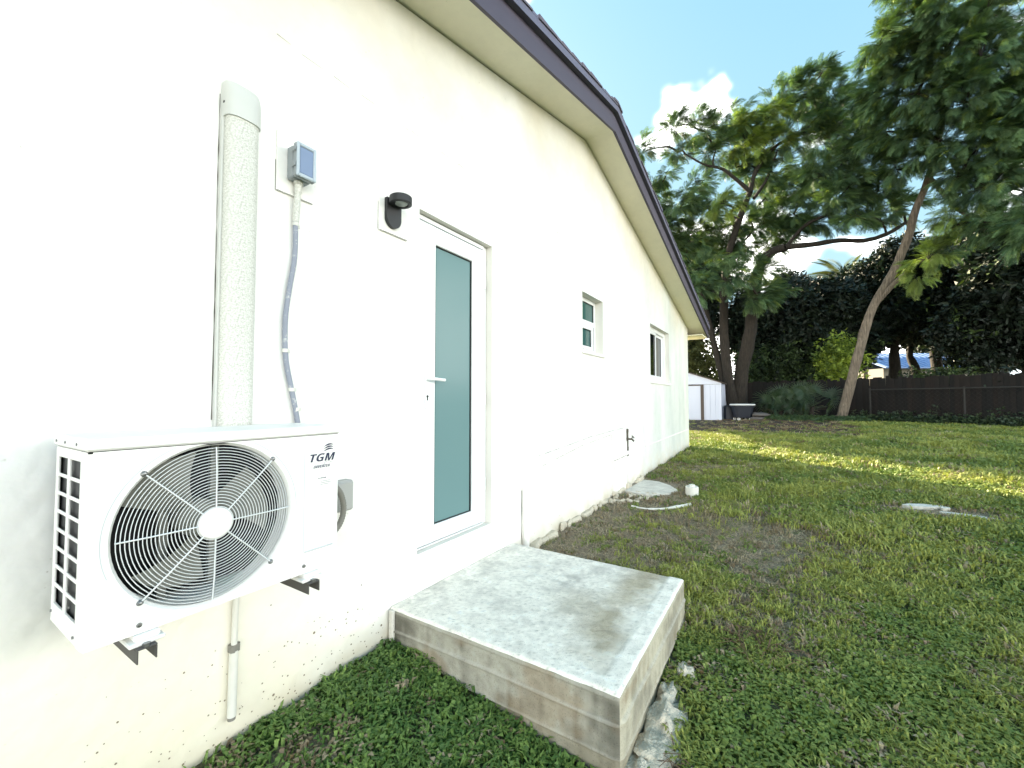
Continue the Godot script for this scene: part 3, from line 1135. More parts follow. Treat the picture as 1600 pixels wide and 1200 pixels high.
func _trees() -> void:
	for i in 3: fronds.append(frond_mesh(16 + i, 50 + i))
	for i in 2: clumps.append(clump_mesh(11, 1.0, 0.20, 60 + i))
	# the many-stemmed feathery tree behind the shed
	var t := thing("feathery_tree", "large feathery tree with three dark stems behind the white shed", "tree", Vector3(0, 0.6, -22.6))
	var w := []
	w.append_array(limb(t, "trunk", [Vector3(0.0, 0.3, -22.7), Vector3(-0.03, 0.72, -22.56), Vector3(-0.25, 2.54, -22.34), Vector3(-0.39, 4.66, -22.16), Vector3(-0.24, 6.94, -21.57), Vector3(0.02, 8.24, -21.08), Vector3(0.57, 9.74, -20.78), Vector3(0.90, 10.34, -20.37)], 0.27, 0.10, M.bark_dark, 10))
	w.append_array(limb(t, "trunk", [Vector3(-0.1, 0.3, -22.6), Vector3(-0.54, 2.70, -22.51), Vector3(-0.87, 4.27, -22.47), Vector3(-1.23, 6.29, -22.15), Vector3(-1.62, 7.99, -21.23)], 0.20, 0.07, M.bark_dark))
	w.append_array(limb(t, "trunk", [Vector3(0.1, 0.3, -22.7), Vector3(0.26, 2.54, -22.67), Vector3(0.62, 4.31, -22.41), Vector3(0.87, 6.05, -22.25), Vector3(1.12, 7.37, -21.76), Vector3(1.60, 7.92, -21.51), Vector3(2.14, 7.99, -21.26)], 0.33, 0.15, M.bark_dark, 10))
	w.append_array(limb(t, "limb", [Vector3(0.90, 10.34, -20.37), Vector3(1.10, 11.15, -20.46), Vector3(1.57, 11.97, -20.73), Vector3(2.27, 12.47, -20.92), Vector3(3.17, 12.63, -21.12)], 0.10, 0.05, M.bark_dark))
	w.append_array(limb(t, "limb", [Vector3(0.90, 10.34, -20.37), Vector3(0.45, 10.83, -20.06), Vector3(-0.09, 11.32, -19.69), Vector3(-0.73, 11.51, -19.27), Vector3(-1.41, 11.97, -18.82)], 0.09, 0.03, M.bark_dark))
	w.append_array(limb(t, "limb", [Vector3(2.14, 7.99, -21.26), Vector3(3.07, 7.92, -21.27), Vector3(3.91, 7.89, -21.21), Vector3(4.69, 7.70, -21.13), Vector3(5.33, 7.76, -20.94), Vector3(5.95, 8.19, -21.32)], 0.12, 0.06, M.bark_dark))
	w.append_array(limb(t, "limb", [Vector3(2.14, 7.99, -21.26), Vector3(2.66, 8.70, -21.56), Vector3(3.09, 8.90, -21.24), Vector3(3.93, 9.07, -21.18)], 0.09, 0.05, M.bark_dark))
	w.append_array(limb(t, "limb", [Vector3(1.03, 10.06, -20.46), Vector3(1.44, 10.74, -20.69), Vector3(1.68, 11.37, -20.82), Vector3(1.92, 12.11, -20.94)], 0.07, 0.03, M.bark_dark))
	var left := [[-3.05, 12.70, -18.92, 0.70], [-3.59, 11.77, -19.80, 0.80], [-3.16, 10.41, -20.14, 0.90], [-2.45, 11.81, -19.94, 0.60], [-1.50, 13.20, -18.70, 0.70], [-0.70, 12.93, -19.23, 0.90], [0.34, 13.28, -19.88, 1.00], [1.37, 13.33, -20.54, 1.10], [2.35, 14.02, -21.14, 1.10], [3.15, 14.28, -21.04, 1.10], [3.50, 14.68, -20.66, 0.60], [4.06, 13.32, -21.07, 1.20], [-1.74, 12.32, -19.18, 0.60], [-0.31, 12.11, -19.52, 0.80], [0.78, 12.38, -20.20, 1.00], [1.58, 12.19, -20.72, 1.00], [2.71, 12.42, -20.84, 1.20], [3.77, 11.85, -20.95, 1.20], [4.65, 12.42, -21.49, 1.10], [-1.59, 10.08, -19.38, 0.80], [0.06, 9.29, -18.45, 0.70], [-3.00, 9.20, -20.29, 1.20], [-2.38, 8.44, -20.72, 1.20], [-1.48, 9.05, -21.28, 1.10], [-0.58, 9.35, -21.84, 1.10], [3.48, 10.30, -20.24, 1.00], [4.24, 9.64, -20.16, 0.90], [2.51, 11.37, -23.14, 1.00], [1.51, 10.92, -22.51, 1.10], [3.82, 9.06, -19.92, 0.80], [-0.59, 6.93, -19.56, 0.90], [0.41, 6.37, -19.04, 0.80], [1.25, 6.93, -20.74, 0.90], [1.11, 5.84, -20.70, 0.80], [1.68, 6.37, -22.23, 0.80], [-0.88, 6.25, -19.40, 0.80], [4.34, 8.22, -19.69, 0.60], [4.33, 10.85, -20.76, 1.00], [0.71, 9.95, -22.64, 1.00], [1.86, 9.95, -23.37, 0.90], [5.77, 8.85, -21.77, 0.90], [3.01, 9.11, -21.77, 0.50], [1.90, 11.28, -21.56, 0.90], [2.87, 10.34, -21.63, 1.00], [3.76, 8.90, -21.67, 0.70], [2.46, 9.60, -21.99, 0.90], [4.62, 9.15, -21.02, 0.80], [5.09, 9.35, -20.72, 0.70], [0.37, 11.65, -20.57, 0.70], [1.08, 11.37, -21.03, 0.80], [-1.14, 11.06, -20.22, 0.80], [-2.35, 9.95, -20.68, 1.00], [-0.68, 9.82, -20.57, 0.90], [5.14, 8.39, -20.79, 0.60], [5.17, 10.00, -20.15, 0.70], [-2.96, 11.32, -20.23, 0.70], [1.25, 9.33, -21.82, 0.80], [2.12, 9.04, -22.39, 0.80], [0.47, 8.71, -21.95, 0.90], [2.80, 9.18, -22.23, 0.60], [-0.34, 8.29, -22.04, 1.00], [1.58, 8.74, -23.25, 0.80]]
	grow(t, w, left, M.bark_dark, 0.09)
	feathery_crown(t, left, 540.0, Vector3(0.75, 0.05, 0.2), M.bark_dark, [15, 20, 7, 14])
	# the pale leaning tree in the lawn
	t = thing("leaning_tree", "tree with a pale bare trunk leaning right, rising from the lawn before the fence", "tree", Vector3(3.81, 0.5, -21.47))
	w = []
	w.append_array(limb(t, "trunk", [Vector3(3.72, 0.25, -21.5), Vector3(3.81, 0.55, -21.47), Vector3(4.02, 1.48, -21.32), Vector3(4.47, 3.58, -20.93), Vector3(4.84, 4.99, -20.75), Vector3(5.46, 6.26, -20.73), Vector3(5.88, 7.47, -20.60), Vector3(6.00, 8.13, -20.40), Vector3(6.37, 9.30, -20.12), Vector3(6.50, 10.25, -19.56), Vector3(6.51, 11.26, -18.69), Vector3(6.46, 11.82, -17.92)], 0.185, 0.075, M.bark_pale, 12))
	var st := new_st()
	for i in 9:
		var a := TAU * i / 9.0
		var b := Vector3(3.78, 0.52, -21.48)
		tube(st, [b + Vector3(cos(a), 0, sin(a)) * 0.12 + Vector3(0, 0.32, 0), b + Vector3(cos(a), 0, sin(a)) * 0.22 + Vector3(0, 0.08, 0), b + Vector3(cos(a), 0, sin(a)) * 0.34 - Vector3(0, 0.12, 0)], [0.05, 0.07, 0.04], 6)
	obj("root_flare", st, M.bark_pale, t)
	w.append_array(limb(t, "limb", [Vector3(4.84, 4.99, -20.75), Vector3(5.48, 5.82, -20.53), Vector3(5.80, 6.14, -20.12), Vector3(6.19, 6.42, -19.77)], 0.09, 0.04, M.bark_pale))
	w.append_array(limb(t, "limb", [Vector3(6.46, 11.82, -17.92), Vector3(6.64, 12.26, -17.55), Vector3(6.90, 12.66, -17.21)], 0.07, 0.04, M.bark_dark))
	w.append_array(limb(t, "limb", [Vector3(6.46, 11.82, -17.92), Vector3(6.15, 12.63, -17.45), Vector3(5.61, 12.93, -16.85)], 0.07, 0.03, M.bark_dark))
	w.append_array(limb(t, "limb", [Vector3(6.51, 11.26, -18.69), Vector3(7.10, 11.27, -18.12), Vector3(7.70, 11.64, -17.89)], 0.06, 0.03, M.bark_pale))
	w.append_array(limb(t, "limb", [Vector3(6.50, 10.25, -19.56), Vector3(7.0, 8.9, -19.6), Vector3(7.14, 7.63, -19.73)], 0.05, 0.05, M.bark_dark))
	w.append_array(limb(t, "limb", [Vector3(6.37, 9.30, -20.12), Vector3(7.14, 7.63, -19.73), Vector3(7.79, 8.01, -19.65), Vector3(8.38, 8.28, -19.54), Vector3(9.2, 8.9, -18.9)], 0.07, 0.05, M.bark_pale))
	var lean := [[4.63, 12.41, -16.73, 0.60], [5.02, 12.84, -16.96, 0.70], [5.45, 12.75, -16.64, 0.90], [6.05, 12.48, -16.44, 0.90], [6.97, 12.48, -17.03, 1.00], [7.88, 12.30, -17.62, 1.10], [4.86, 12.05, -17.48, 0.60], [5.37, 11.98, -17.22, 0.90], [6.04, 11.61, -17.07, 1.00], [6.79, 11.17, -16.97, 1.00], [7.70, 11.02, -17.57, 1.10], [4.63, 11.51, -17.95, 0.70], [5.17, 11.19, -17.72, 1.00], [5.85, 10.79, -17.57, 1.00], [6.65, 10.29, -17.52, 1.10], [7.60, 10.10, -18.13, 1.10], [8.29, 9.57, -18.00, 1.20], [5.08, 10.70, -18.87, 0.90], [5.62, 10.17, -18.65, 0.90], [6.35, 9.76, -18.54, 1.00], [7.14, 9.26, -18.47, 1.10], [8.13, 9.06, -19.11, 1.10], [5.40, 9.55, -19.48, 0.70], [6.72, 8.54, -18.83, 0.90], [7.37, 8.04, -18.67, 1.00], [8.36, 7.88, -19.31, 1.00], [6.52, 7.21, -18.76, 0.60], [6.04, 6.15, -19.09, 0.55], [5.84, 5.65, -19.58, 0.45], [6.58, 6.42, -19.43, 0.50], [7.59, 7.00, -18.86, 0.80], [8.07, 6.30, -18.01, 0.90], [6.38, 13.93, -16.59, 1.10], [7.61, 13.93, -17.38, 1.20], [5.37, 14.07, -16.53, 0.80], [9.10, 11.75, -18.43, 1.30], [9.18, 8.48, -18.63, 1.30], [9.14, 13.93, -18.36, 1.30]]
	grow(t, w, lean, M.bark_dark, 0.09)
	feathery_crown(t, lean, 620.0, Vector3(-0.35, -0.35, 0.5), M.bark_dark, [26, 27, 28])


func _beyond() -> void:
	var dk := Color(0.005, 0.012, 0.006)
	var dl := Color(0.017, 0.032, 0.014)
	var g := "dark trees beyond the rear fence"
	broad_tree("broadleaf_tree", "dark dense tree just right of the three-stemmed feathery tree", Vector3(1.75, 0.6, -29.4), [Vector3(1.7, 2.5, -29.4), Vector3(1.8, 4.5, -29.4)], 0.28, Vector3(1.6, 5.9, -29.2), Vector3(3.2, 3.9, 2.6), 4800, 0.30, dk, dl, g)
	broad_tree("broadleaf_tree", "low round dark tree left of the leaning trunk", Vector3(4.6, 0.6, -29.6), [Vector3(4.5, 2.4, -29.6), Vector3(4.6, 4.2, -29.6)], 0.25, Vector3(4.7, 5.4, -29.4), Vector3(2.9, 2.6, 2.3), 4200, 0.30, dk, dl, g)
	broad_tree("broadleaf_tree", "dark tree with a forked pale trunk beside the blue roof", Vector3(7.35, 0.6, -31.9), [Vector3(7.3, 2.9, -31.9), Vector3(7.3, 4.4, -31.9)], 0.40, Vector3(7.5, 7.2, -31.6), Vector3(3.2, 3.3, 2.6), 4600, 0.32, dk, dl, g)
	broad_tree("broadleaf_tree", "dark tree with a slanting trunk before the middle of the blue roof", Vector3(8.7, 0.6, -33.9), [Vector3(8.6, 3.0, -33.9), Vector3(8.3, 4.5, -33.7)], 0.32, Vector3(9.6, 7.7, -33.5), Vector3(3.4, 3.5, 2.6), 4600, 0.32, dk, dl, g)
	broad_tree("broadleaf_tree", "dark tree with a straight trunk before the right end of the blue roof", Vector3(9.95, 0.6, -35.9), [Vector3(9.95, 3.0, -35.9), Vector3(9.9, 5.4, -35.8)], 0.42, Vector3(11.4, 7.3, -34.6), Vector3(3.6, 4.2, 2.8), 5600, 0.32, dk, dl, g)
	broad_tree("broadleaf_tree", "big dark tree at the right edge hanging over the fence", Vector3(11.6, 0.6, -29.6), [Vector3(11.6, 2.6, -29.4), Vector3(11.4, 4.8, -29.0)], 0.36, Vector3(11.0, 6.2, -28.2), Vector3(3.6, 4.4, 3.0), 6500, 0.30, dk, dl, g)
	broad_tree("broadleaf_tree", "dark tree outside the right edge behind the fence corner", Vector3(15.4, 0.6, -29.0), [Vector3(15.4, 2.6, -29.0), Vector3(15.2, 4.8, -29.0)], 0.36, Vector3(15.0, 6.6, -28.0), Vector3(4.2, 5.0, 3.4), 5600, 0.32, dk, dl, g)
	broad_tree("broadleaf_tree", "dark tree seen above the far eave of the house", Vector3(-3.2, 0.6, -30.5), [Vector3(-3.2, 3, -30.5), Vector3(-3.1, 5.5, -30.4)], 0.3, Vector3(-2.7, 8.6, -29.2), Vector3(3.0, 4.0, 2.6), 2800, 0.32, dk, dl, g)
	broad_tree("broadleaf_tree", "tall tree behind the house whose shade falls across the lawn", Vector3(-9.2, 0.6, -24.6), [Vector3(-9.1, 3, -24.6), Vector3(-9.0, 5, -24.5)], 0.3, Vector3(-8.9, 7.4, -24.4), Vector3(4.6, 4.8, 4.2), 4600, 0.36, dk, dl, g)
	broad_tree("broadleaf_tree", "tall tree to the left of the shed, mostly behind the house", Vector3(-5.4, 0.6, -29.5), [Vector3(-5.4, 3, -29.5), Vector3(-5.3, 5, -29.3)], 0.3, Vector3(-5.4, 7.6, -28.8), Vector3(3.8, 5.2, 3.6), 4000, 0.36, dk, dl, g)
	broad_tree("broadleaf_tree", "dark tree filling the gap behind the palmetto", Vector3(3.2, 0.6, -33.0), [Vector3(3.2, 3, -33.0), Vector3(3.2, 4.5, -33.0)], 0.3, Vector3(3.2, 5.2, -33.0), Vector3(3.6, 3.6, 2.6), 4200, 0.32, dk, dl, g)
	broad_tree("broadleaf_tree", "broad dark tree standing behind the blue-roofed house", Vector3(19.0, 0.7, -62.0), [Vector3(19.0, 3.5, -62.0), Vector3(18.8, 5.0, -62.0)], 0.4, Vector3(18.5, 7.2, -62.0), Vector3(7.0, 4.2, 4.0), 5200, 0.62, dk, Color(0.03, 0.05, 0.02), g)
	# small-leaved bushes over the fence; the first has sunlight painted into its leaf colours
	var bright := Color(0.34, 0.44, 0.06)
	var mid := Color(0.07, 0.12, 0.025)
	_bush("fence_bush", "yellow-green bush coloured as if sunlit behind the fence, left of the leaning trunk", Vector3(4.9, 0.6, -27.4), Vector3(4.3, 3.3, -26.6), Vector3(1.05, 1.6, 0.9), 430, 0.22, mid, bright)
	_bush("fence_bush", "green bush behind the fence above the palmetto", Vector3(1.9, 0.6, -27.2), Vector3(1.9, 2.9, -27.2), Vector3(1.6, 1.6, 1.0), 1000, 0.22, dk, Color(0.06, 0.10, 0.03))
	_bush("fence_bush", "low bush between the bin and the three dark stems", Vector3(0.6, 0.6, -26.6), Vector3(0.5, 2.6, -26.6), Vector3(1.1, 1.6, 0.8), 700, 0.2, dk, Color(0.06, 0.10, 0.03))
	_bush("fence_bush", "olive bush behind the shed, seen under the eave of the house", Vector3(-2.4, 0.6, -27.6), Vector3(-2.3, 3.0, -27.4), Vector3(1.5, 2.2, 1.2), 1100, 0.22, Color(0.05, 0.065, 0.022), Color(0.13, 0.14, 0.04))
	_bush("fence_bush", "leafy vine clump hanging on the fence below the blue roof", Vector3(7.3, 0.6, -24.0), Vector3(7.2, 2.2, -23.4), Vector3(1.3, 0.5, 0.6), 420, 0.16, dk, Color(0.08, 0.12, 0.03))
	_bush("fence_bush", "dark vine clump on the fence at the right edge", Vector3(10.6, 0.6, -21.6), Vector3(10.4, 1.9, -21.4), Vector3(2.0, 0.9, 0.7), 700, 0.18, dk, dl)
	# feathery palm top far behind
	_palm("palm_tree", "pale palm crown showing far behind in the gap above the dark trees", Vector3(5.9, 0.6, -41.4), 10.4, 2.2, 44)
	_palm("palm_tree", "second pale palm crown a little lower and to the right in the gap", Vector3(7.3, 0.6, -42.2), 9.9, 2.0, 40)
	# house with a blue metal roof
	var h := thing("neighbour_house", "pale house with a blue metal roof glimpsed beyond the fence", "house", Vector3(12.0, 0.7, -52.0))
	var turn := Basis(Vector3.UP, 0.57)
	var at := Vector3(11.2, 1.2, -51.4)
	var st := new_st()
	box(st, at + Vector3(0, 1.45, 0), Vector3(9.0, 2.9, 6.0), 0.0, turn)
	obj("wall", st, M.far_wall, h)
	st = new_st()
	var e1 := turn * Vector3(1, 0, 0)
	var e2 := turn * Vector3(0, 0, 1)
	slab(st, at + Vector3(0, 2.95, 0) - e1 * 5.0, e2, Vector3.UP, e1, [Vector2(3.8, -0.1), Vector2(3.8, 0.0), Vector2(0, 1.55), Vector2(-3.8, 0.0), Vector2(-3.8, -0.1), Vector2(0, 1.35)], 10.0)
	var rf := obj("roof", st, M.blue_roof, h)
	for i in 20:
		st = new_st()
		slab(st, at + Vector3(0, 2.95, 0) + e1 * (-4.9 + i * 0.515), e2, Vector3.UP, e1, [Vector2(3.82, 0.0), Vector2(3.82, 0.04), Vector2(0.1, 1.56), Vector2(0.1, 1.50)], 0.05)
		obj("roof_rib", st, M.blue_roof, rf)
	for i in 3:
		st = new_st()
		box(st, at + e1 * (-2.8 + i * 2.8) + e2 * 3.02 + Vector3(0, 1.7, 0), Vector3(1.2, 1.1, 0.08), 0.01, turn)
		obj("window", st, M.dark_glass, h)


func _bush(called: String, label: String, base: Vector3, mid: Vector3, size: Vector3, n: int, leaf: float, a: Color, b: Color) -> void:
	var t := thing(called, label, "bush", base)
	var st := new_st()
	for i in 9:
		var to := mid + ball() * size * 0.8
		tube(st, smooth_path([base + Vector3(rnd(-0.2, 0.2), -0.1, rnd(-0.2, 0.2)), base.lerp(to, 0.5) + ball() * 0.15, to], 3), [0.03, 0.028, 0.024, 0.02, 0.016, 0.012, 0.008], 5, false)
	obj("stems", st, M.bark_dark, t)
	var where := []
	var tint := []
	for i in n:
		var d := ball()
		var k := 1.0 + 0.75 * lump.get_noise_3d(d.x * 3.5 + base.x, d.y * 3.5, d.z * 3.5)
		where.append(Transform3D(Basis.from_euler(Vector3(rnd(-0.6, 0.6), rnd(0, TAU), rnd(-0.6, 0.6))).scaled_local(Vector3.ONE * leaf * rnd(0.7, 1.3)), mid + d * size * k))
		tint.append(a.lerp(b, rnd(0, 1)))
	many("foliage", clumps[0], M.leaf_bright, where, tint, t)


func _palm(called: String, label: String, base: Vector3, high: float, reach: float, n: int) -> void:
	var t := thing(called, label, "palm tree", base)
	var top := base + Vector3(0.2, high, 0)
	var st := new_st()
	tube(st, smooth_path([base - Vector3(0, 0.2, 0), base + Vector3(0.05, high * 0.5, 0), top], 4), [0.2, 0.17, 0.16, 0.15, 0.15, 0.14, 0.14, 0.13, 0.13], 9)
	obj("trunk", st, M.bark_pale, t)
	var proto := new_st()
	var spine := func(u: float) -> Vector3: return Vector3(u, 0.42 * u - 0.75 * u * u, 0)
	for i in 26:
		var u := 0.12 + 0.88 * i / 26.0
		var p: Vector3 = spine.call(u)
		for s in [-1.0, 1.0]:
			_strip(proto, p, p + Vector3(0.16, -0.10, s * 0.30 * sin(PI * (0.15 + 0.8 * u))), Vector3(1, 0, 0), 0.016, 0.016)
	for k in 5:
		var a: Vector3 = spine.call(k / 5.0)
		var b: Vector3 = spine.call((k + 1) / 5.0)
		quad(proto, a + Vector3(0, 0, 0.01), b + Vector3(0, 0, 0.008), b - Vector3(0, 0, 0.008), a - Vector3(0, 0, 0.01), Vector3.UP)
	proto.generate_normals()
	var mesh := proto.commit()
	var where := []
	var tint := []
	for i in n:
		var b := Basis(Vector3.UP, TAU * i * 0.382) * Basis(Vector3.BACK, rnd(-0.5, 1.0))
		where.append(Transform3D(b.scaled_local(Vector3.ONE * reach * rnd(0.85, 1.1)), top))
		tint.append(Color(0.05, 0.075, 0.03).lerp(Color(0.10, 0.115, 0.05), rnd(0, 1)))
	many("crown", mesh, M.leaf_bright, where, tint, t)


# ------------------------------------------------------------------ fence and rail
func _fence() -> void:
	var a := Vector3(-4.6, 0, -28.62)
	var b := Vector3(15.4, 0, -16.98)
	var dir := (b - a).normalized()
	var n := Vector3(-dir.z, 0, dir.x)
	if n.z < 0: n = -n
	var f := thing("wooden_fence", "weathered brown board fence in deep shade along the back of the lawn", "fence", Vector3(5.4, 0.6, -22.8))
	var turn := Basis(dir, Vector3.UP, dir.cross(Vector3.UP))
	var meshes := []
	for v in 4:
		var st := new_st()
		box(st, Vector3(0, 0.86 + 0.015 * v, 0), Vector3(0.147, 1.80 + 0.02 * v, 0.018), 0.003)
		st.generate_normals()
		meshes.append(st.commit())
	var len := a.distance_to(b)
	var k := 0
	var s := 0.0
	while s < len:
		var p := a + dir * s
		var mi := obj("board", meshes[rng.randi() % 4], M["fence_wood_%d" % (rng.randi() % 4)], f)
		mi.transform = Transform3D(turn * Basis(Vector3.BACK, rnd(-0.008, 0.008)), Vector3(p.x, ground_y(p.x, p.z) + rnd(-0.03, 0.03), p.z) + n * (0.011 if k % 2 == 0 else -0.011) - origin_of(f))
		s += 0.1345
		k += 1
	for y in [0.35, 1.45]:
		var st := new_st()
		box(st, (a + b) * 0.5 + Vector3(0, 0.58 + y, 0) - n * 0.046, Vector3(len, 0.09, 0.04), 0.004, turn)
		obj("rail", st, M.fence_wood_1, f)
	s = 0.4
	while s < len:
		var p := a + dir * s
		var st := new_st()
		box(st, Vector3(p.x, 0.58 + 0.88, p.z) - n * 0.115, Vector3(0.09, 2.0, 0.09), 0.006, turn)
		obj("post", st, M.fence_wood_3, f)
		s += 2.4
	# galvanised rail fence in front of it
	var c := thing("wire_fence", "low galvanised wire fence standing in front of the board fence", "fence", Vector3(9.0, 0.6, -20.2))
	var p0 := Vector3(4.9, 0, -22.55)
	var p1 := Vector3(15.2, 0, -16.55)
	var st2 := new_st()
	tube(st2, [p0 + Vector3(0, 1.90, 0), p1 + Vector3(0, 1.93, 0)], [0.024], 8)
	obj("top_rail", st2, M.pipe_rail, c)
	for i in 5:
		var q := p0.lerp(p1, (i * 2.75 + 0.02) / p0.distance_to(p1))
		st2 = new_st()
		tube(st2, [Vector3(q.x, 0.45, q.z), Vector3(q.x, 1.96, q.z)], [0.03], 8)
		obj("post", st2, M.pipe_rail, c)
	st2 = new_st()
	var l2 := p0.distance_to(p1)
	var d2 := (p1 - p0).normalized()
	var m := int(l2 / 0.16)
	for i in m:
		for sg in [-1.0, 1.0]:
			var x0 := i * 0.16
			var x1: float = clampf(x0 + sg * 1.2, 0.0, l2)
			var yy: float = absf(x1 - x0)
			if yy < 0.05: continue
			tube(st2, [p0 + d2 * x0 + Vector3(0, 0.68, 0), p0 + d2 * x1 + Vector3(0, 0.68 + yy, 0)], [0.0018], 3, false)
	var ms := obj("mesh", st2, M.pipe_rail, c)
	ms.set_meta("kind", "stuff")


# ------------------------------------------------------------------ shed
func _shed() -> void:
	var s := thing("garden_shed", "small white metal garden shed with a brown-framed door, past the house corner", "shed", Vector3(-1.8, 0.6, -21.8))
	var z0 := -20.55
	var z1 := -23.0
	var xl := -3.25
	var xr := -0.385
	var g := 0.59
	var eave := 2.23
	var peak := Vector2(-1.80, 2.74)
	var edge := func(x: float) -> float: return eave + (peak.y - eave) * (1.0 - absf(x - peak.x) / (xr - peak.x))
	# front in vertical panels beside the door
	var x := xr
	var i := 0
	while x > -1.06:
		var w := 0.212
		var a := x - w
		var st := new_st()
		slab(st, Vector3(0, 0, z0), Vector3.RIGHT, Vector3.UP, Vector3.BACK, [Vector2(a + 0.006, g), Vector2(x - 0.006, g), Vector2(x - 0.006, eave - 0.06), Vector2(a + 0.006, eave - 0.06)], 0.02)
		obj("panel", st, M.shed_white, s)
		x -= w
		i += 1
	var st := new_st()
	slab(st, Vector3(0, 0, z0 - 0.02), Vector3.RIGHT, Vector3.UP, Vector3.BACK, [Vector2(xl, g - 0.1), Vector2(xr - 0.004, g - 0.1), Vector2(xr - 0.004, eave - 0.06), Vector2(xl, eave - 0.06)], 0.018)
	obj("front_wall", st, M.shed_white, s)
	st = new_st()
	slab(st, Vector3(0, 0, z0 - 0.01), Vector3.RIGHT, Vector3.UP, Vector3.BACK, [Vector2(xl, eave - 0.05), Vector2(xr + 0.02, eave - 0.05), Vector2(xr + 0.02, eave + 0.01), peak, Vector2(xl, eave)], 0.045)
	obj("gable", st, M.shed_white, s)
	# door with brown post and header
	st = new_st()
	span(st, Vector3(-1.20, g, z0 + 0.002), Vector3(-1.07, 2.165, z0 + 0.045), 0.004)
	span(st, Vector3(-3.0, 2.12, z0 + 0.002), Vector3(-1.201, 2.166, z0 + 0.042), 0.004)
	obj("door_frame", st, M.shed_brown, s)
	for k in 2:
		st = new_st()
		span(st, Vector3(-2.08 - k * 0.88, g + 0.03, z0 + 0.003), Vector3(-1.215 - k * 0.88, 2.11, z0 + 0.022 + 0.004 * k), 0.004)
		var d := obj("door", st, M.shed_white, s)
		st = new_st()
		span(st, Vector3(-1.98 - k * 0.6, 1.30, z0 + 0.024), Vector3(-1.94 - k * 0.6, 1.45, z0 + 0.05), 0.006)
		obj("handle", st, M.shed_brown, d)
	# side in ribbed panels
	for k in 8:
		var za := z0 - k * 0.306
		st = new_st()
		span(st, Vector3(xr - 0.02, g - 0.05, za - 0.298), Vector3(xr + 0.004 + (0.012 if k % 2 == 0 else 0.0), eave - 0.02, za - 0.004), 0.004)
		obj("panel", st, M.shed_white, s)
	st = new_st()
	span(st, Vector3(xr - 0.03, g - 0.05, z0 - 0.0), Vector3(xr + 0.022, eave - 0.02, z0 + 0.03), 0.004)
	obj("corner_post", st, M.shed_white, s)
	st = new_st()
	span(st, Vector3(xl, g - 0.05, z1 - 0.02), Vector3(xr - 0.022, eave - 0.02, z1))
	obj("back_wall", st, M.shed_white, s)
	st = new_st()
	span(st, Vector3(xl - 0.02, g - 0.05, z1), Vector3(xl, eave - 0.02, z0))
	obj("side_wall", st, M.shed_white, s)
	for sg in [0, 1]:
		st = new_st()
		var e := xr + 0.08 if sg == 0 else xl - 0.08
		var ye: float = eave - 0.025
		slab(st, Vector3(0, 0, z1 - 0.06), Vector3.RIGHT, Vector3.UP, Vector3.BACK, [Vector2(e, ye), Vector2(peak.x, peak.y + 0.004), Vector2(peak.x, peak.y + 0.05), Vector2(e, ye + 0.045)], z0 - z1 + 0.16)
		obj("roof_slope", st, M.shed_brown, s)


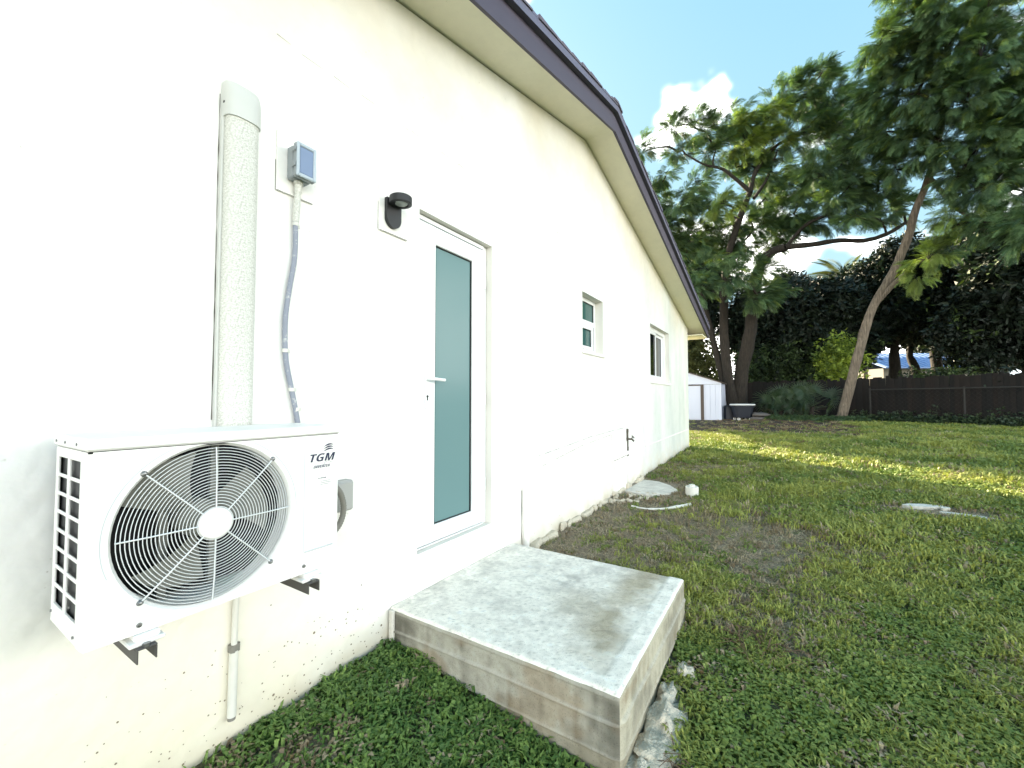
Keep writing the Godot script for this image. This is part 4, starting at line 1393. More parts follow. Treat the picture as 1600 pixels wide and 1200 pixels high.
# ------------------------------------------------------------------ outdoor unit
func _outdoor_unit() -> void:
	var xa := 0.12
	var xb := 0.42
	var za := -0.325
	var zb := -1.04
	var y0 := 0.868
	var y1 := 1.365
	var cz := -0.612
	var cy := 1.122
	var r := 0.232
	var u := thing("outdoor_unit", "white air conditioner outdoor unit with round fan grille on the wall", "air conditioner", Vector3(0.27, y0, (za + zb) * 0.5))
	# front sheet with its round opening
	var st := new_st()
	var fz0 := za - 0.018
	var ring := 64
	var per := func(a: float) -> Vector2:
		var d := Vector2(cos(a), sin(a))
		var tx := (((zb + 0.002) - cz) / d.x if d.x < 0.0 else (fz0 - cz) / d.x) if absf(d.x) > 1e-5 else 1e9
		var ty := ((y1 - cy) / d.y if d.y > 0.0 else (y0 - cy) / d.y) if absf(d.y) > 1e-5 else 1e9
		return Vector2(cz, cy) + d * minf(tx, ty)
	var stops := []
	for k in ring: stops.append(TAU * k / ring)
	for q in [Vector2(fz0, y1), Vector2(fz0, y0), Vector2(zb + 0.002, y1), Vector2(zb + 0.002, y0)]:
		stops.append(fposmod((q - Vector2(cz, cy)).angle(), TAU))
	stops.sort()
	for k in stops.size():
		var a: float = stops[k]
		var b: float = stops[(k + 1) % stops.size()]
		if k == stops.size() - 1: b += TAU
		var oa: Vector2 = per.call(a + 1e-5)
		var ob: Vector2 = per.call(b - 1e-5)
		var ia := Vector2(cz + cos(a) * (r + 0.012), cy + sin(a) * (r + 0.012))
		var ib := Vector2(cz + cos(b) * (r + 0.012), cy + sin(b) * (r + 0.012))
		quad(st, Vector3(xb, oa.y, oa.x), Vector3(xb, ob.y, ob.x), Vector3(xb, ib.y, ib.x), Vector3(xb, ia.y, ia.x), Vector3.RIGHT)
		# rolled lip into the opening
		var ja := Vector2(cz + cos(a) * (r + 0.004), cy + sin(a) * (r + 0.004))
		var jb := Vector2(cz + cos(b) * (r + 0.004), cy + sin(b) * (r + 0.004))
		quad(st, Vector3(xb, ia.y, ia.x), Vector3(xb, ib.y, ib.x), Vector3(xb - 0.012, jb.y, jb.x), Vector3(xb - 0.012, ja.y, ja.x), Vector3(1, (cy - ia.y), (cz - ia.x)))
		quad(st, Vector3(xb - 0.012, ja.y, ja.x), Vector3(xb - 0.012, jb.y, jb.x), Vector3(xb - 0.075, jb.y, jb.x), Vector3(xb - 0.075, ja.y, ja.x), Vector3(0, (cy - ia.y), (cz - ia.x)))
	# rounded near corner, right side, bottom pan and back
	for k in 5:
		var a0 := PI / 2 * k / 5.0
		var a1 := PI / 2 * (k + 1) / 5.0
		var pa := Vector2(xb - 0.018 + 0.018 * cos(a0), fz0 + 0.018 * sin(a0))
		var pb := Vector2(xb - 0.018 + 0.018 * cos(a1), fz0 + 0.018 * sin(a1))
		quad(st, Vector3(pa.x, y0, pa.y), Vector3(pa.x, y1, pa.y), Vector3(pb.x, y1, pb.y), Vector3(pb.x, y0, pb.y), Vector3(1, 0, 1))
	span(st, Vector3(xb - 0.05, y0, za - 0.0015), Vector3(xb - 0.018, y1, za), 0.0)
	span(st, Vector3(xa, y0, zb), Vector3(xb - 0.001, y1, zb + 0.002))
	span(st, Vector3(xa, y0 - 0.002, zb), Vector3(xb - 0.002, y0 + 0.002, za - 0.004))
	var cab := obj("cabinet", st, M.unit_white, u)
	st = new_st()
	span(st, Vector3(xa, y0 + 0.004, zb + 0.004), Vector3(xa + 0.004, y1 - 0.002, za - 0.006))
	span(st, Vector3(xb - 0.20, y0 + 0.01, zb + 0.18), Vector3(xb - 0.198, y1 - 0.01, za - 0.012))
	obj("inner_back", st, M.unit_inside, u)
	# shallow ring pressed into the front round the grille, seam of the service cover, small ledge below it
	st = new_st()
	for k in 56:
		var a := -0.35 + 3.5 * k / 56.0
		var b := -0.35 + 3.5 * (k + 1) / 56.0
		for q in [[0.258, 0.2605]]:
			var p := []
			for e in [[a, q[0]], [b, q[0]], [b, q[1]], [a, q[1]]]: p.append(Vector3(xb + 0.0012, minf(cy + sin(e[0]) * e[1], y1 - 0.004), cz + cos(e[0]) * e[1]))
			quad(st, p[0], p[1], p[2], p[3], Vector3.RIGHT)
	obj("pressed_ring", st, M.seam_grey, cab)
	st = new_st()
	span(st, Vector3(xb + 0.0004, y0 + 0.075, -0.902), Vector3(xb + 0.0016, y1 - 0.004, -0.9005))
	span(st, Vector3(xb, y0 + 0.073, -1.02), Vector3(xb + 0.005, y0 + 0.079, -0.905), 0.002)
	obj("service_cover", st, M.seam_grey, cab)
	# lid with its lip
	st = new_st()
	span(st, Vector3(xa - 0.006, y1 + 0.002, zb - 0.006), Vector3(xb + 0.005, y1 + 0.034, za + 0.006), 0.006)
	var lid := obj("top_cover", st, M.unit_white, u)
	st = new_st()
	span(st, Vector3(xa + 0.002, y1 - 0.004, zb + 0.002), Vector3(xb - 0.002, y1 + 0.002, za - 0.002))
	obj("lid_seam", st, M.unit_inside, lid)
	for xx in [xa + 0.03, (xa + xb) * 0.5 - 0.03, xb - 0.07]:
		st = new_st()
		lathe(st, Vector3(xx, y1 + 0.018, za + 0.006), Vector3.BACK, [[0.0, 0.002], [0.004, 0.002], [0.004, 0.0]], 8)
		obj("screw", st, M.screw, lid)
	# near side: lattice of two by eight over the coil
	st = new_st()
	span(st, Vector3(xa + 0.01, y0 + 0.005, za - 0.03), Vector3(xb - 0.03, y1 - 0.005, za - 0.012))
	obj("coil", st, M.coil_fins, u)
	st = new_st()
	var ya := y0 + 0.055
	var yb := y1 - 0.028
	var cols := [xa, xa + 0.018, xa + 0.118, xa + 0.134, xa + 0.236, xb - 0.0505]
	for k in [0, 2, 4]: span(st, Vector3(cols[k], y0, za - 0.007), Vector3(cols[k + 1], y1, za - (0.0 if k != 4 else 0.0005)), 0.002)
	span(st, Vector3(cols[1] - 0.001, y0, za - 0.0065), Vector3(cols[4] + 0.001, ya, za - 0.0006), 0.001)
	span(st, Vector3(cols[1] - 0.001, yb, za - 0.0065), Vector3(cols[4] + 0.001, y1, za - 0.0006), 0.001)
	for k in 7:
		var y := lerpf(ya, yb, (k + 1) / 8.0)
		span(st, Vector3(cols[1] - 0.001, y - 0.005, za - 0.006), Vector3(cols[4] + 0.001, y + 0.005, za - 0.0006), 0.002)
	obj("side_grille", st, M.unit_white, u)
	for q in [Vector2(xa + 0.01, y0 + 0.03), Vector2(xb - 0.07, y0 + 0.02), Vector2(xa + 0.19, y0 + 0.085)]:
		st = new_st()
		lathe(st, Vector3(q.x, q.y, za), Vector3.BACK, [[0.0, 0.003], [0.004, 0.003], [0.004, 0.0]], 8)
		obj("screw", st, M.screw, u)
	# fan behind
	st = new_st()
	lathe(st, Vector3(xb - 0.135, cy, cz), Vector3.RIGHT, [[0.0, 0.045], [0.045, 0.045], [0.058, 0.03], [0.058, -0.03]], 24)
	obj("fan_hub", st, M.fan_grey, u)
	for k in 3:
		st = new_st()
		var base := TAU * k / 3.0 + 0.5
		for i in 8:
			for j in 6:
				var p := []
				for e in [[i, j], [i + 1, j], [i + 1, j + 1], [i, j + 1]]:
					var rr: float = lerpf(0.055, 0.212, e[0] / 8.0)
					var a: float = base + lerpf(-0.15, 0.62 + 0.35 * e[0] / 8.0, e[1] / 6.0)
					p.append(Vector3(xb - 0.155 + 0.075 * e[1] / 6.0, cy + sin(a) * rr, cz + cos(a) * rr))
				quad(st, p[0], p[1], p[2], p[3], Vector3.RIGHT)
		obj("fan_blade", st, M.fan_grey, u)
	st = new_st()
	for s in [-1.0, 1.0]: span(st, Vector3(xb - 0.195, y0 + 0.01, cz + s * 0.07 - 0.012), Vector3(xb - 0.175, y1 - 0.01, cz + s * 0.07 + 0.012))
	obj("motor_bracket", st, M.fan_grey, u)
	# wire grille: rings, spokes and centre disc
	st = new_st()
	for k in 21:
		var rr := lerpf(0.049, r - 0.004, k / 20.0)
		var x := xb + 0.010 - 0.014 * pow(k / 20.0, 3.0)
		var pts := []
		for i in 65: pts.append(Vector3(x, cy + sin(TAU * i / 64.0) * rr, cz + cos(TAU * i / 64.0) * rr))
		tube(st, pts, [0.0014], 4, false)
	var gr := obj("fan_grille", st, M.wire_white, u)
	for k in 8:
		st = new_st()
		var a := TAU * k / 8.0
		var far := r + (0.012 if k % 2 == 1 else -0.001)
		tube(st, [Vector3(xb + 0.013, cy + sin(a) * 0.04, cz + cos(a) * 0.04), Vector3(xb + 0.010, cy + sin(a) * r * 0.7, cz + cos(a) * r * 0.7), Vector3(xb + 0.002, cy + sin(a) * far, cz + cos(a) * far)], [0.0024], 5)
		obj("spoke", st, M.wire_white, gr)
		if k % 2 == 1:
			st = new_st()
			lathe(st, Vector3(xb, cy + sin(a) * (r + 0.014), cz + cos(a) * (r + 0.014)), Vector3.RIGHT, [[0.0, 0.008], [0.004, 0.007], [0.007, 0.003], [0.0085, 0.0]], 10)
			obj("screw", st, M.screw, gr)
	st = new_st()
	lathe(st, Vector3(xb, cy, cz), Vector3.RIGHT, [[0.0, 0.021], [0.03, 0.020], [0.043, 0.017], [0.047, 0.012], [0.047, 0.006]], 32)
	obj("grille_cap", st, M.unit_white, gr)
	for q in [Vector2(-0.438, y0 + 0.021), Vector2(-0.905, y0 + 0.026)]:
		st = new_st()
		lathe(st, Vector3(xb, q.y, q.x), Vector3.RIGHT, [[0.0, 0.005], [0.005, 0.0045], [0.007, 0.0]], 10)
		obj("screw", st, M.screw, cab)
	# printed marks on the service cover
	text("lettering", "TGM", 0.040, Vector3(xb + 0.0012, 1.280, -0.972), M.ink_navy, cab, 0.32, true, 1.22)
	text("lettering", "INVERTER", 0.0145, Vector3(xb + 0.0012, 1.247, -0.970), M.ink_grey, cab, 0.25)
	text("lettering", "eco friendly", 0.006, Vector3(xb + 0.0012, 1.203, -0.972), M.ink_grey, cab, 0.0, false)
	st = new_st()
	for q in [[1.190, 0.040], [1.184, 0.046], [1.178, 0.036]]:
		span(st, Vector3(xb + 0.001, q[0], -0.965 - q[1]), Vector3(xb + 0.0018, q[0] + 0.0014, -0.965))
	obj("small_print", st, M.ink_grey, cab)
	st = new_st()
	for k in 3:
		# three rising leaf strokes over the name
		for i in 8:
			var t0 := i / 8.0
			var t1 := (i + 1) / 8.0
			var f := func(t: float) -> Vector2: return Vector2(-0.975 - 0.044 * t, 1.302 + 0.0085 * k + 0.012 * sin(t * 2.2) - 0.004 * t)
			var a: Vector2 = f.call(t0)
			var b: Vector2 = f.call(t1)
			var w0 := 0.0032 * sin(PI * t0)
			var w1 := 0.0032 * sin(PI * t1)
			quad(st, Vector3(xb + 0.0014, a.y - w0, a.x), Vector3(xb + 0.0014, a.y + w0, a.x), Vector3(xb + 0.0014, b.y + w1, b.x), Vector3(xb + 0.0014, b.y - w1, b.x), Vector3.RIGHT)
	obj("emblem", st, M.ink_navy, cab)
	st = new_st()
	for i in 20:
		var a0 := -0.6 + 3.3 * i / 20.0
		var a1 := -0.6 + 3.3 * (i + 1) / 20.0
		var o := Vector2(-0.995, 1.250)
		var p := []
		for e in [[a0, 0.017], [a1, 0.017], [a1, 0.0185], [a0, 0.0185]]: p.append(Vector3(xb + 0.0014, o.y + sin(e[0]) * e[1] * 0.8, o.x + cos(e[0]) * e[1]))
		quad(st, p[0], p[1], p[2], p[3], Vector3.RIGHT)
	obj("emblem", st, M.ink_grey, cab)


# ------------------------------------------------------------------ what is fixed to the wall
func _wall_fittings() -> void:
	# brackets under the unit
	for i in 2:
		var z := -0.447 if i == 0 else -0.925
		var b := thing("wall_bracket", ["steel bracket under the near end of the outdoor unit", "steel bracket under the far end of the outdoor unit"][i], "bracket", Vector3(0.02, 0.82, z), "brackets under the outdoor unit")
		var st := new_st()
		span(st, Vector3(0.0, 0.835, z - 0.022), Vector3(0.455, 0.839, z + 0.022), 0.001)
		span(st, Vector3(0.0, 0.80, z + 0.0185), Vector3(0.455, 0.8345, z + 0.022), 0.001)
		span(st, Vector3(0.0, 0.80, z - 0.022), Vector3(0.455, 0.8345, z - 0.0185), 0.001)
		obj("arm", st, M.steel_dark, b)
		st = new_st()
		span(st, Vector3(0.001, 0.842, z - 0.021), Vector3(0.005, 1.20, z + 0.021), 0.001)
		obj("wall_plate", st, M.steel_dark, b)
		st = new_st()
		span(st, Vector3(0.36, 0.839, z - 0.045), Vector3(0.440, 0.850, z + 0.035), 0.003)
		span(st, Vector3(0.375, 0.850, z - 0.035), Vector3(0.432, 0.8655, z + 0.022), 0.003)
		obj("foot", st, M.unit_white, b)
		st = new_st()
		lathe(st, Vector3(0.447, 0.839, z + 0.0), Vector3.UP, [[0.009, 0.0], [0.009, 0.008], [0.0, 0.008]], 6)
		obj("bolt", st, M.screw, b)
	# the line cover that climbs from behind the unit, with its end cap
	var d := thing("line_cover", "tall mottled grey line cover rising up the wall behind the outdoor unit", "pipe cover", Vector3(0.03, 0.9, -0.835))
	var cz := -0.838
	var prof := func(grow_by: float, k: float) -> Array:
		var o := []
		for i in 15:
			var a := -PI / 2 + PI * i / 14.0
			var c := signf(sin(a)) * pow(absf(sin(a)), 0.75)
			o.append(Vector2((0.028 + (0.042 + grow_by) * pow(cos(a), 0.7)) * k, (0.061 + grow_by) * c))
		o.append(Vector2(0.0, 0.062 + grow_by))
		o.push_front(Vector2(0.0, -0.062 - grow_by))
		return o
	var st := new_st()
	slab(st, Vector3(0.0, 0.9, cz), Vector3.RIGHT, Vector3.BACK, Vector3.UP, prof.call(0.0, 1.0), 1.76)
	obj("cover", st, M.duct_worn, d)
	st = new_st()
	span(st, Vector3(0.0, 0.9, cz + 0.061), Vector3(0.024, 2.66, cz + 0.069), 0.002)
	span(st, Vector3(0.0, 0.9, cz - 0.069), Vector3(0.024, 2.66, cz - 0.061), 0.002)
	obj("base_channel", st, M.duct_cap, d)
	st = new_st()
	st.set_smooth_group(0)
	var rings := []
	for i in 10:
		var t := i / 9.0
		var y := 2.652 if i == 0 else 2.715 + 0.085 * sin(PI / 2 * (i - 1) / 8.0)
		var k := 1.0 if i == 0 else maxf(0.02, cos(PI / 2 * (i - 1) / 8.0 * 0.98))
		var ring := []
		for p in prof.call(0.006, 1.0): ring.append(Vector3(p.x * (0.35 + 0.65 * k) if i > 0 else p.x, y, cz + p.y * (0.80 + 0.20 * pow(k, 0.5))))
		rings.append(ring)
	for i in 9:
		for k in rings[0].size() - 1: quad(st, rings[i][k], rings[i][k + 1], rings[i + 1][k + 1], rings[i + 1][k], (rings[i][k] + rings[i + 1][k + 1]) * 0.5 - Vector3(-0.02, rings[i][k].y - 0.01, cz))
	var topc := Vector3(0.0, rings[9][0].y, cz)
	for k in rings[9].size() - 1: tri(st, topc, rings[9][k], rings[9][k + 1], Vector3.UP)
	st.set_smooth_group(-1)
	var cap := obj("end_cap", st, M.duct_cap, d)
	st = new_st()
	slab(st, Vector3(0.0, 2.643, cz), Vector3.RIGHT, Vector3.BACK, Vector3.UP, prof.call(0.0065, 1.0), 0.009)
	obj("cap_rim", st, M.duct_cap, cap)
	st = new_st()
	lathe(st, Vector3(0.028, 2.70, cz + 0.0655), Vector3.BACK, [[0.0, 0.004], [0.005, 0.003], [0.006, 0.0]], 8)
	obj("screw", st, M.gasket, cap)
	# socket box in its weather cover
	var b := thing("socket_box", "grey weatherproof electrical box with a bluish window in its lid", "electrical box", Vector3(0.03, 2.50, -1.085))
	st = new_st()
	span(st, Vector3(0.008, 2.505, -1.128), Vector3(0.055, 2.655, -1.040), 0.006)
	obj("back_box", st, M.box_grey, b)
	st = new_st()
	span(st, Vector3(0.055, 2.512, -1.123), Vector3(0.064, 2.648, -1.046), 0.0)
	obj("box_gasket", st, M.gasket, b)
	st = new_st()
	span(st, Vector3(0.064, 2.502, -1.132), Vector3(0.088, 2.66, -1.037), 0.006)
	var lid := obj("lid", st, M.box_grey, b)
	st = new_st()
	for q in [[-1.131, -1.117, 2.503, 2.659], [-1.052, -1.038, 2.503, 2.659]]: span(st, Vector3(0.086, q[2], q[0]), Vector3(0.098, q[3], q[1]), 0.004)
	for q in [[2.503, 2.52], [2.642, 2.659]]: span(st, Vector3(0.086, q[0], -1.118), Vector3(0.0975, q[1], -1.051), 0.004)
	obj("lid_frame", st, M.box_lid, lid)
	st = new_st()
	span(st, Vector3(0.086, 2.52, -1.117), Vector3(0.0935, 2.642, -1.052), 0.003)
	obj("window", st, M.box_window, lid)
	st = new_st()
	for y in [2.545, 2.615]: span(st, Vector3(0.06, y, -1.037), Vector3(0.09, y + 0.022, -1.031), 0.003)
	obj("hinge", st, M.box_grey, b)
	# bent conduit from the box down to the unit
	var c := thing("conduit", "bent grey conduit running from the electrical box down behind the unit", "conduit", Vector3(0.02, 1.35, -1.08))
	var path := smooth_path([Vector3(0.032, 2.505, -1.083), Vector3(0.026, 2.44, -1.083), Vector3(0.02, 2.369, -1.080), Vector3(0.018, 2.16, -1.080), Vector3(0.018, 2.005, -1.058), Vector3(0.018, 1.857, -1.042), Vector3(0.018, 1.685, -1.048), Vector3(0.018, 1.541, -1.078), Vector3(0.018, 1.40, -1.108), Vector3(0.018, 1.30, -1.125)], 5)
	st = new_st()
	tube(st, path, [0.0115], 12)
	obj("pipe", st, M.conduit_grey, c)
	st = new_st()
	tube(st, [Vector3(0.032, 2.508, -1.083), Vector3(0.032, 2.492, -1.083)], [0.021], 10)
	tube(st, [Vector3(0.032, 2.493, -1.083), Vector3(0.028, 2.455, -1.083)], [0.0165], 12)
	tube(st, [Vector3(0.028, 2.46, -1.083), Vector3(0.019, 2.32, -1.0805)], [0.0145], 12)
	obj("connector", st, M.duct_worn, c)
	for y in [2.31, 1.72, 1.545, 1.455]:
		var z := -1.0805
		for p in path:
			if absf(p.y - y) < 0.03: z = p.z
		st = new_st()
		tube(st, [Vector3(0.018, y - 0.008, z), Vector3(0.018, y + 0.008, z)], [0.0145], 12)
		span(st, Vector3(0.0, y - 0.008, z - 0.032), Vector3(0.004, y + 0.008, z - 0.01), 0.001)
		obj("clip", st, M.pvc_white, c)
	# wall lamp
	var l := thing("wall_lamp", "small black wall lamp with a round head left of the door", "lamp", Vector3(0.03, 2.49, -1.65))
	st = new_st()
	var o := []
	for i in 17:
		var a := PI + PI * i / 16.0
		o.append(Vector2(-1.655 + 0.053 * cos(a), 2.545 + 0.058 * sin(a)))
	o.append(Vector2(-1.602, 2.652))
	o.append(Vector2(-1.708, 2.652))
	along_x(st, o, 0.011, 0.034)
	obj("back_plate", st, M.lamp_black, l)
	st = new_st()
	lathe(st, Vector3(0.085, 2.612, -1.655), Vector3.UP, [[0.0, 0.044], [0.058, 0.044], [0.063, 0.040], [0.063, 0.003], [0.059, 0.0], [0.044, 0.0], [0.042, 0.010], [0.0, 0.010]], 36)
	span(st, Vector3(0.03, 2.614, -1.700), Vector3(0.085, 2.652, -1.610), 0.003)
	var head := obj("lamp_head", st, M.lamp_black, l)
	st = new_st()
	lathe(st, Vector3(0.088, 2.611, -1.655), Vector3.UP, [[0.0, 0.0], [0.03, 0.001], [0.036, 0.005], [0.036, 0.0095]], 28)
	obj("lens", st, M.lamp_lens, head)
	# drain pipe below the unit
	var dr := thing("drain_pipe", "thin white drain pipe hanging down the wall below the outdoor unit", "pipe", Vector3(0.02, 0.22, -0.862))
	st = new_st()
	tube(st, [Vector3(0.018, 0.86, -0.868), Vector3(0.018, 0.49, -0.860)], [0.0115], 12)
	obj("upper_length", st, M.pvc_white, dr)
	st = new_st()
	tube(st, [Vector3(0.018, 0.49, -0.860), Vector3(0.019, 0.235, -0.857)], [0.0165], 12)
	obj("lower_length", st, M.pvc_white, dr)
	st = new_st()
	tube(st, [Vector3(0.019, 0.236, -0.857), Vector3(0.019, 0.222, -0.857)], [0.0145], 12)
	obj("open_end", st, M.whip_grey, dr)
	st = new_st()
	tube(st, [Vector3(0.018, 0.515, -0.8605), Vector3(0.018, 0.487, -0.860)], [0.019], 10, true, 0.5)
	obj("joint", st, M.whip_grey, dr)
	# disconnect box and its flexible conduit, partly behind the unit
	var wb := thing("disconnect_box", "small grey switch box on the wall just right of the outdoor unit", "electrical box", Vector3(0.03, 0.95, -1.34))
	st = new_st()
	span(st, Vector3(0.0, 0.945, -1.382), Vector3(0.06, 1.095, -1.285), 0.006)
	obj("case", st, M.switch_grey, wb)
	st = new_st()
	span(st, Vector3(0.06, 0.952, -1.378), Vector3(0.068, 1.088, -1.289), 0.004)
	obj("cover", st, M.switch_grey, wb)
	var wh := thing("flexible_conduit", "ribbed grey flexible conduit looping out beside the outdoor unit", "conduit", Vector3(0.1, 0.86, -1.29))
	var wp := smooth_path([Vector3(0.13, 1.12, -1.05), Vector3(0.14, 1.12, -1.12), Vector3(0.13, 1.108, -1.20), Vector3(0.115, 1.06, -1.265), Vector3(0.105, 0.975, -1.295), Vector3(0.10, 0.90, -1.275), Vector3(0.09, 0.855, -1.22), Vector3(0.08, 0.84, -1.15)], 14)
	var rr := []
	for i in wp.size(): rr.append(0.0145 if i % 2 == 0 else 0.0125)
	st = new_st()
	tube(st, wp, rr, 10)
	obj("hose", st, M.whip_grey, wh)
	# pipe that comes up out of the step
	var sp := thing("standing_pipe", "white painted pipe standing against the wall right behind the step", "pipe", Vector3(0.03, 0.25, -3.15))
	st = new_st()
	tube(st, [Vector3(0.022, 0.12, -3.155), Vector3(0.020, 0.725, -3.15)], [0.030], 14)
	obj("pipe", st, M.stucco_plain, sp)
	st = new_st()
	tube(st, [Vector3(0.020, 0.725, -3.15), Vector3(0.014, 0.82, -3.147), Vector3(0.0, 0.87, -3.145)], [0.034, 0.028, 0.012], 14)
	obj("sealed_top", st, M.stucco_plain, sp)
	# garden tap
	var tp := thing("garden_tap", "old garden tap sticking out of the wall beside its raised plaster", "tap", Vector3(0.05, 0.95, -6.03))
	st = new_st()
	tube(st, [Vector3(0.012, 0.70, -6.02), Vector3(0.014, 1.08, -6.015)], [0.013], 10)
	obj("riser", st, M.spigot, tp)
	st = new_st()
	tube(st, [Vector3(0.0, 0.935, -6.02), Vector3(0.075, 0.935, -6.02), Vector3(0.105, 0.905, -6.02)], [0.014, 0.013, 0.012], 10)
	obj("spout", st, M.spigot, tp)
	st = new_st()
	tube(st, [Vector3(0.06, 0.935, -6.02), Vector3(0.09, 0.965, -6.02)], [0.006], 8)
	lathe(st, Vector3(0.09, 0.965, -6.02), Vector3(0.7, 0.7, 0).normalized(), [[0.0, 0.006], [0.026, 0.006], [0.026, 0.0], [0.0, 0.0]], 10)
	obj("wheel_handle", st, M.spigot, tp)
	st = new_st()
	for y in [1.05, 0.80, 0.72]: box(st, Vector3(0.012, y, -6.018), Vector3(0.03, 0.06, 0.035), 0.008)
	obj("fittings", st, M.spigot, tp)


# ------------------------------------------------------------------ concrete step
func _step_top_tint(x: float, z: float) -> Color:
	var c := Color(0.95, 0.925, 0.87)
	var n := patch.get_noise_2d(x * 5.0 + 3.0, z * 5.0)
	var n2 := patch.get_noise_2d(x * 14.0, z * 14.0 + 50.0)
	var inner := smoothstep(1.255, 1.225, x) * smoothstep(-1.745, -1.77, z)
	var grit := patch.get_noise_2d(x * 60.0, z * 60.0 + 9.0)
	c = c.lerp(Color(0.50, 0.48, 0.44), clampf(grit * 1.4 - 0.15, 0.0, 0.4) * (0.3 + 0.6 * inner))
	if lump.get_noise_2d(x * 70.0 + 200.0, z * 70.0) > 0.50: c = c.lerp(Color(0.32, 0.31, 0.29), 0.5)
	# greyish footworn field, olive brown stain inside the right-hand border
	c = c.lerp(Color(0.62, 0.605, 0.575), inner * clampf(0.05 + n * 0.7 + n2 * 0.9, 0.0, 0.65))
	var stain := exp(-pow((x - 1.12) / 0.13, 2.0)) * smoothstep(-1.72, -1.85, z) * clampf(0.7 + 1.2 * n, 0.0, 1.0)
	stain += 0.8 * exp(-(pow((x - 1.10) / 0.10, 2.0) + pow((z + 2.62) / 0.16, 2.0)))
	stain += 0.55 * exp(-(pow((x - 0.88) / 0.16, 2.0) + pow((z + 2.30) / 0.22, 2.0))) * clampf(0.6 + n * 2.0, 0.0, 1.0)
	c = c.lerp(Color(0.36, 0.30, 0.19), clampf(stain, 0.0, 1.0) * 0.75 * inner)
	c = c.lerp(Color(0.28, 0.28, 0.28), 0.7 * exp(-(pow((x - 0.70) / 0.12, 2.0) + pow((z + 2.55) / 0.09, 2.0))) * clampf(0.5 + n2 * 2.0, 0.0, 1.0))
	return c


func _step_side_tint(u: float, y: float, right: bool) -> Color:
	# streaky algae and rust runs on the cast faces
	var n := patch.get_noise_2d(u * 5.0, y * 3.5 + 20.0)
	var n2 := patch.get_noise_2d(u * 4.0 + 60.0, y * 6.0)
	var n3 := patch.get_noise_2d(u * 34.0, y * 3.0 + 20.0)
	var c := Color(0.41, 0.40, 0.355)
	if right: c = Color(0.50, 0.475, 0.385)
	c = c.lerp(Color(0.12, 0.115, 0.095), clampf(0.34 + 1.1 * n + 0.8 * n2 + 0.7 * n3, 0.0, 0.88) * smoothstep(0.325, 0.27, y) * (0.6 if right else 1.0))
	c = c.lerp(Color(0.27, 0.17, 0.075), clampf(patch.get_noise_2d(u * 3.5 + 7.0, y * 5.5) * 1.6 + 0.4 * n3 - 0.15, 0.0, 0.34))
	var l1 := 0.205 + 0.006 * sin(u * 3.0)
	var l2 := 0.075 + 0.008 * sin(u * 2.0 + 1.0)
	var seam := exp(-pow((y - l1 - 0.002) / 0.003, 2.0)) + 0.6 * exp(-pow((y - l2 - 0.002) / 0.004, 2.0))
	c = c.lerp(Color(0.55, 0.53, 0.47), clampf(seam, 0.0, 1.0) * 0.5)
	if y < 0.07: c = c.lerp(Color(0.30, 0.27, 0.20), 0.5)
	return c


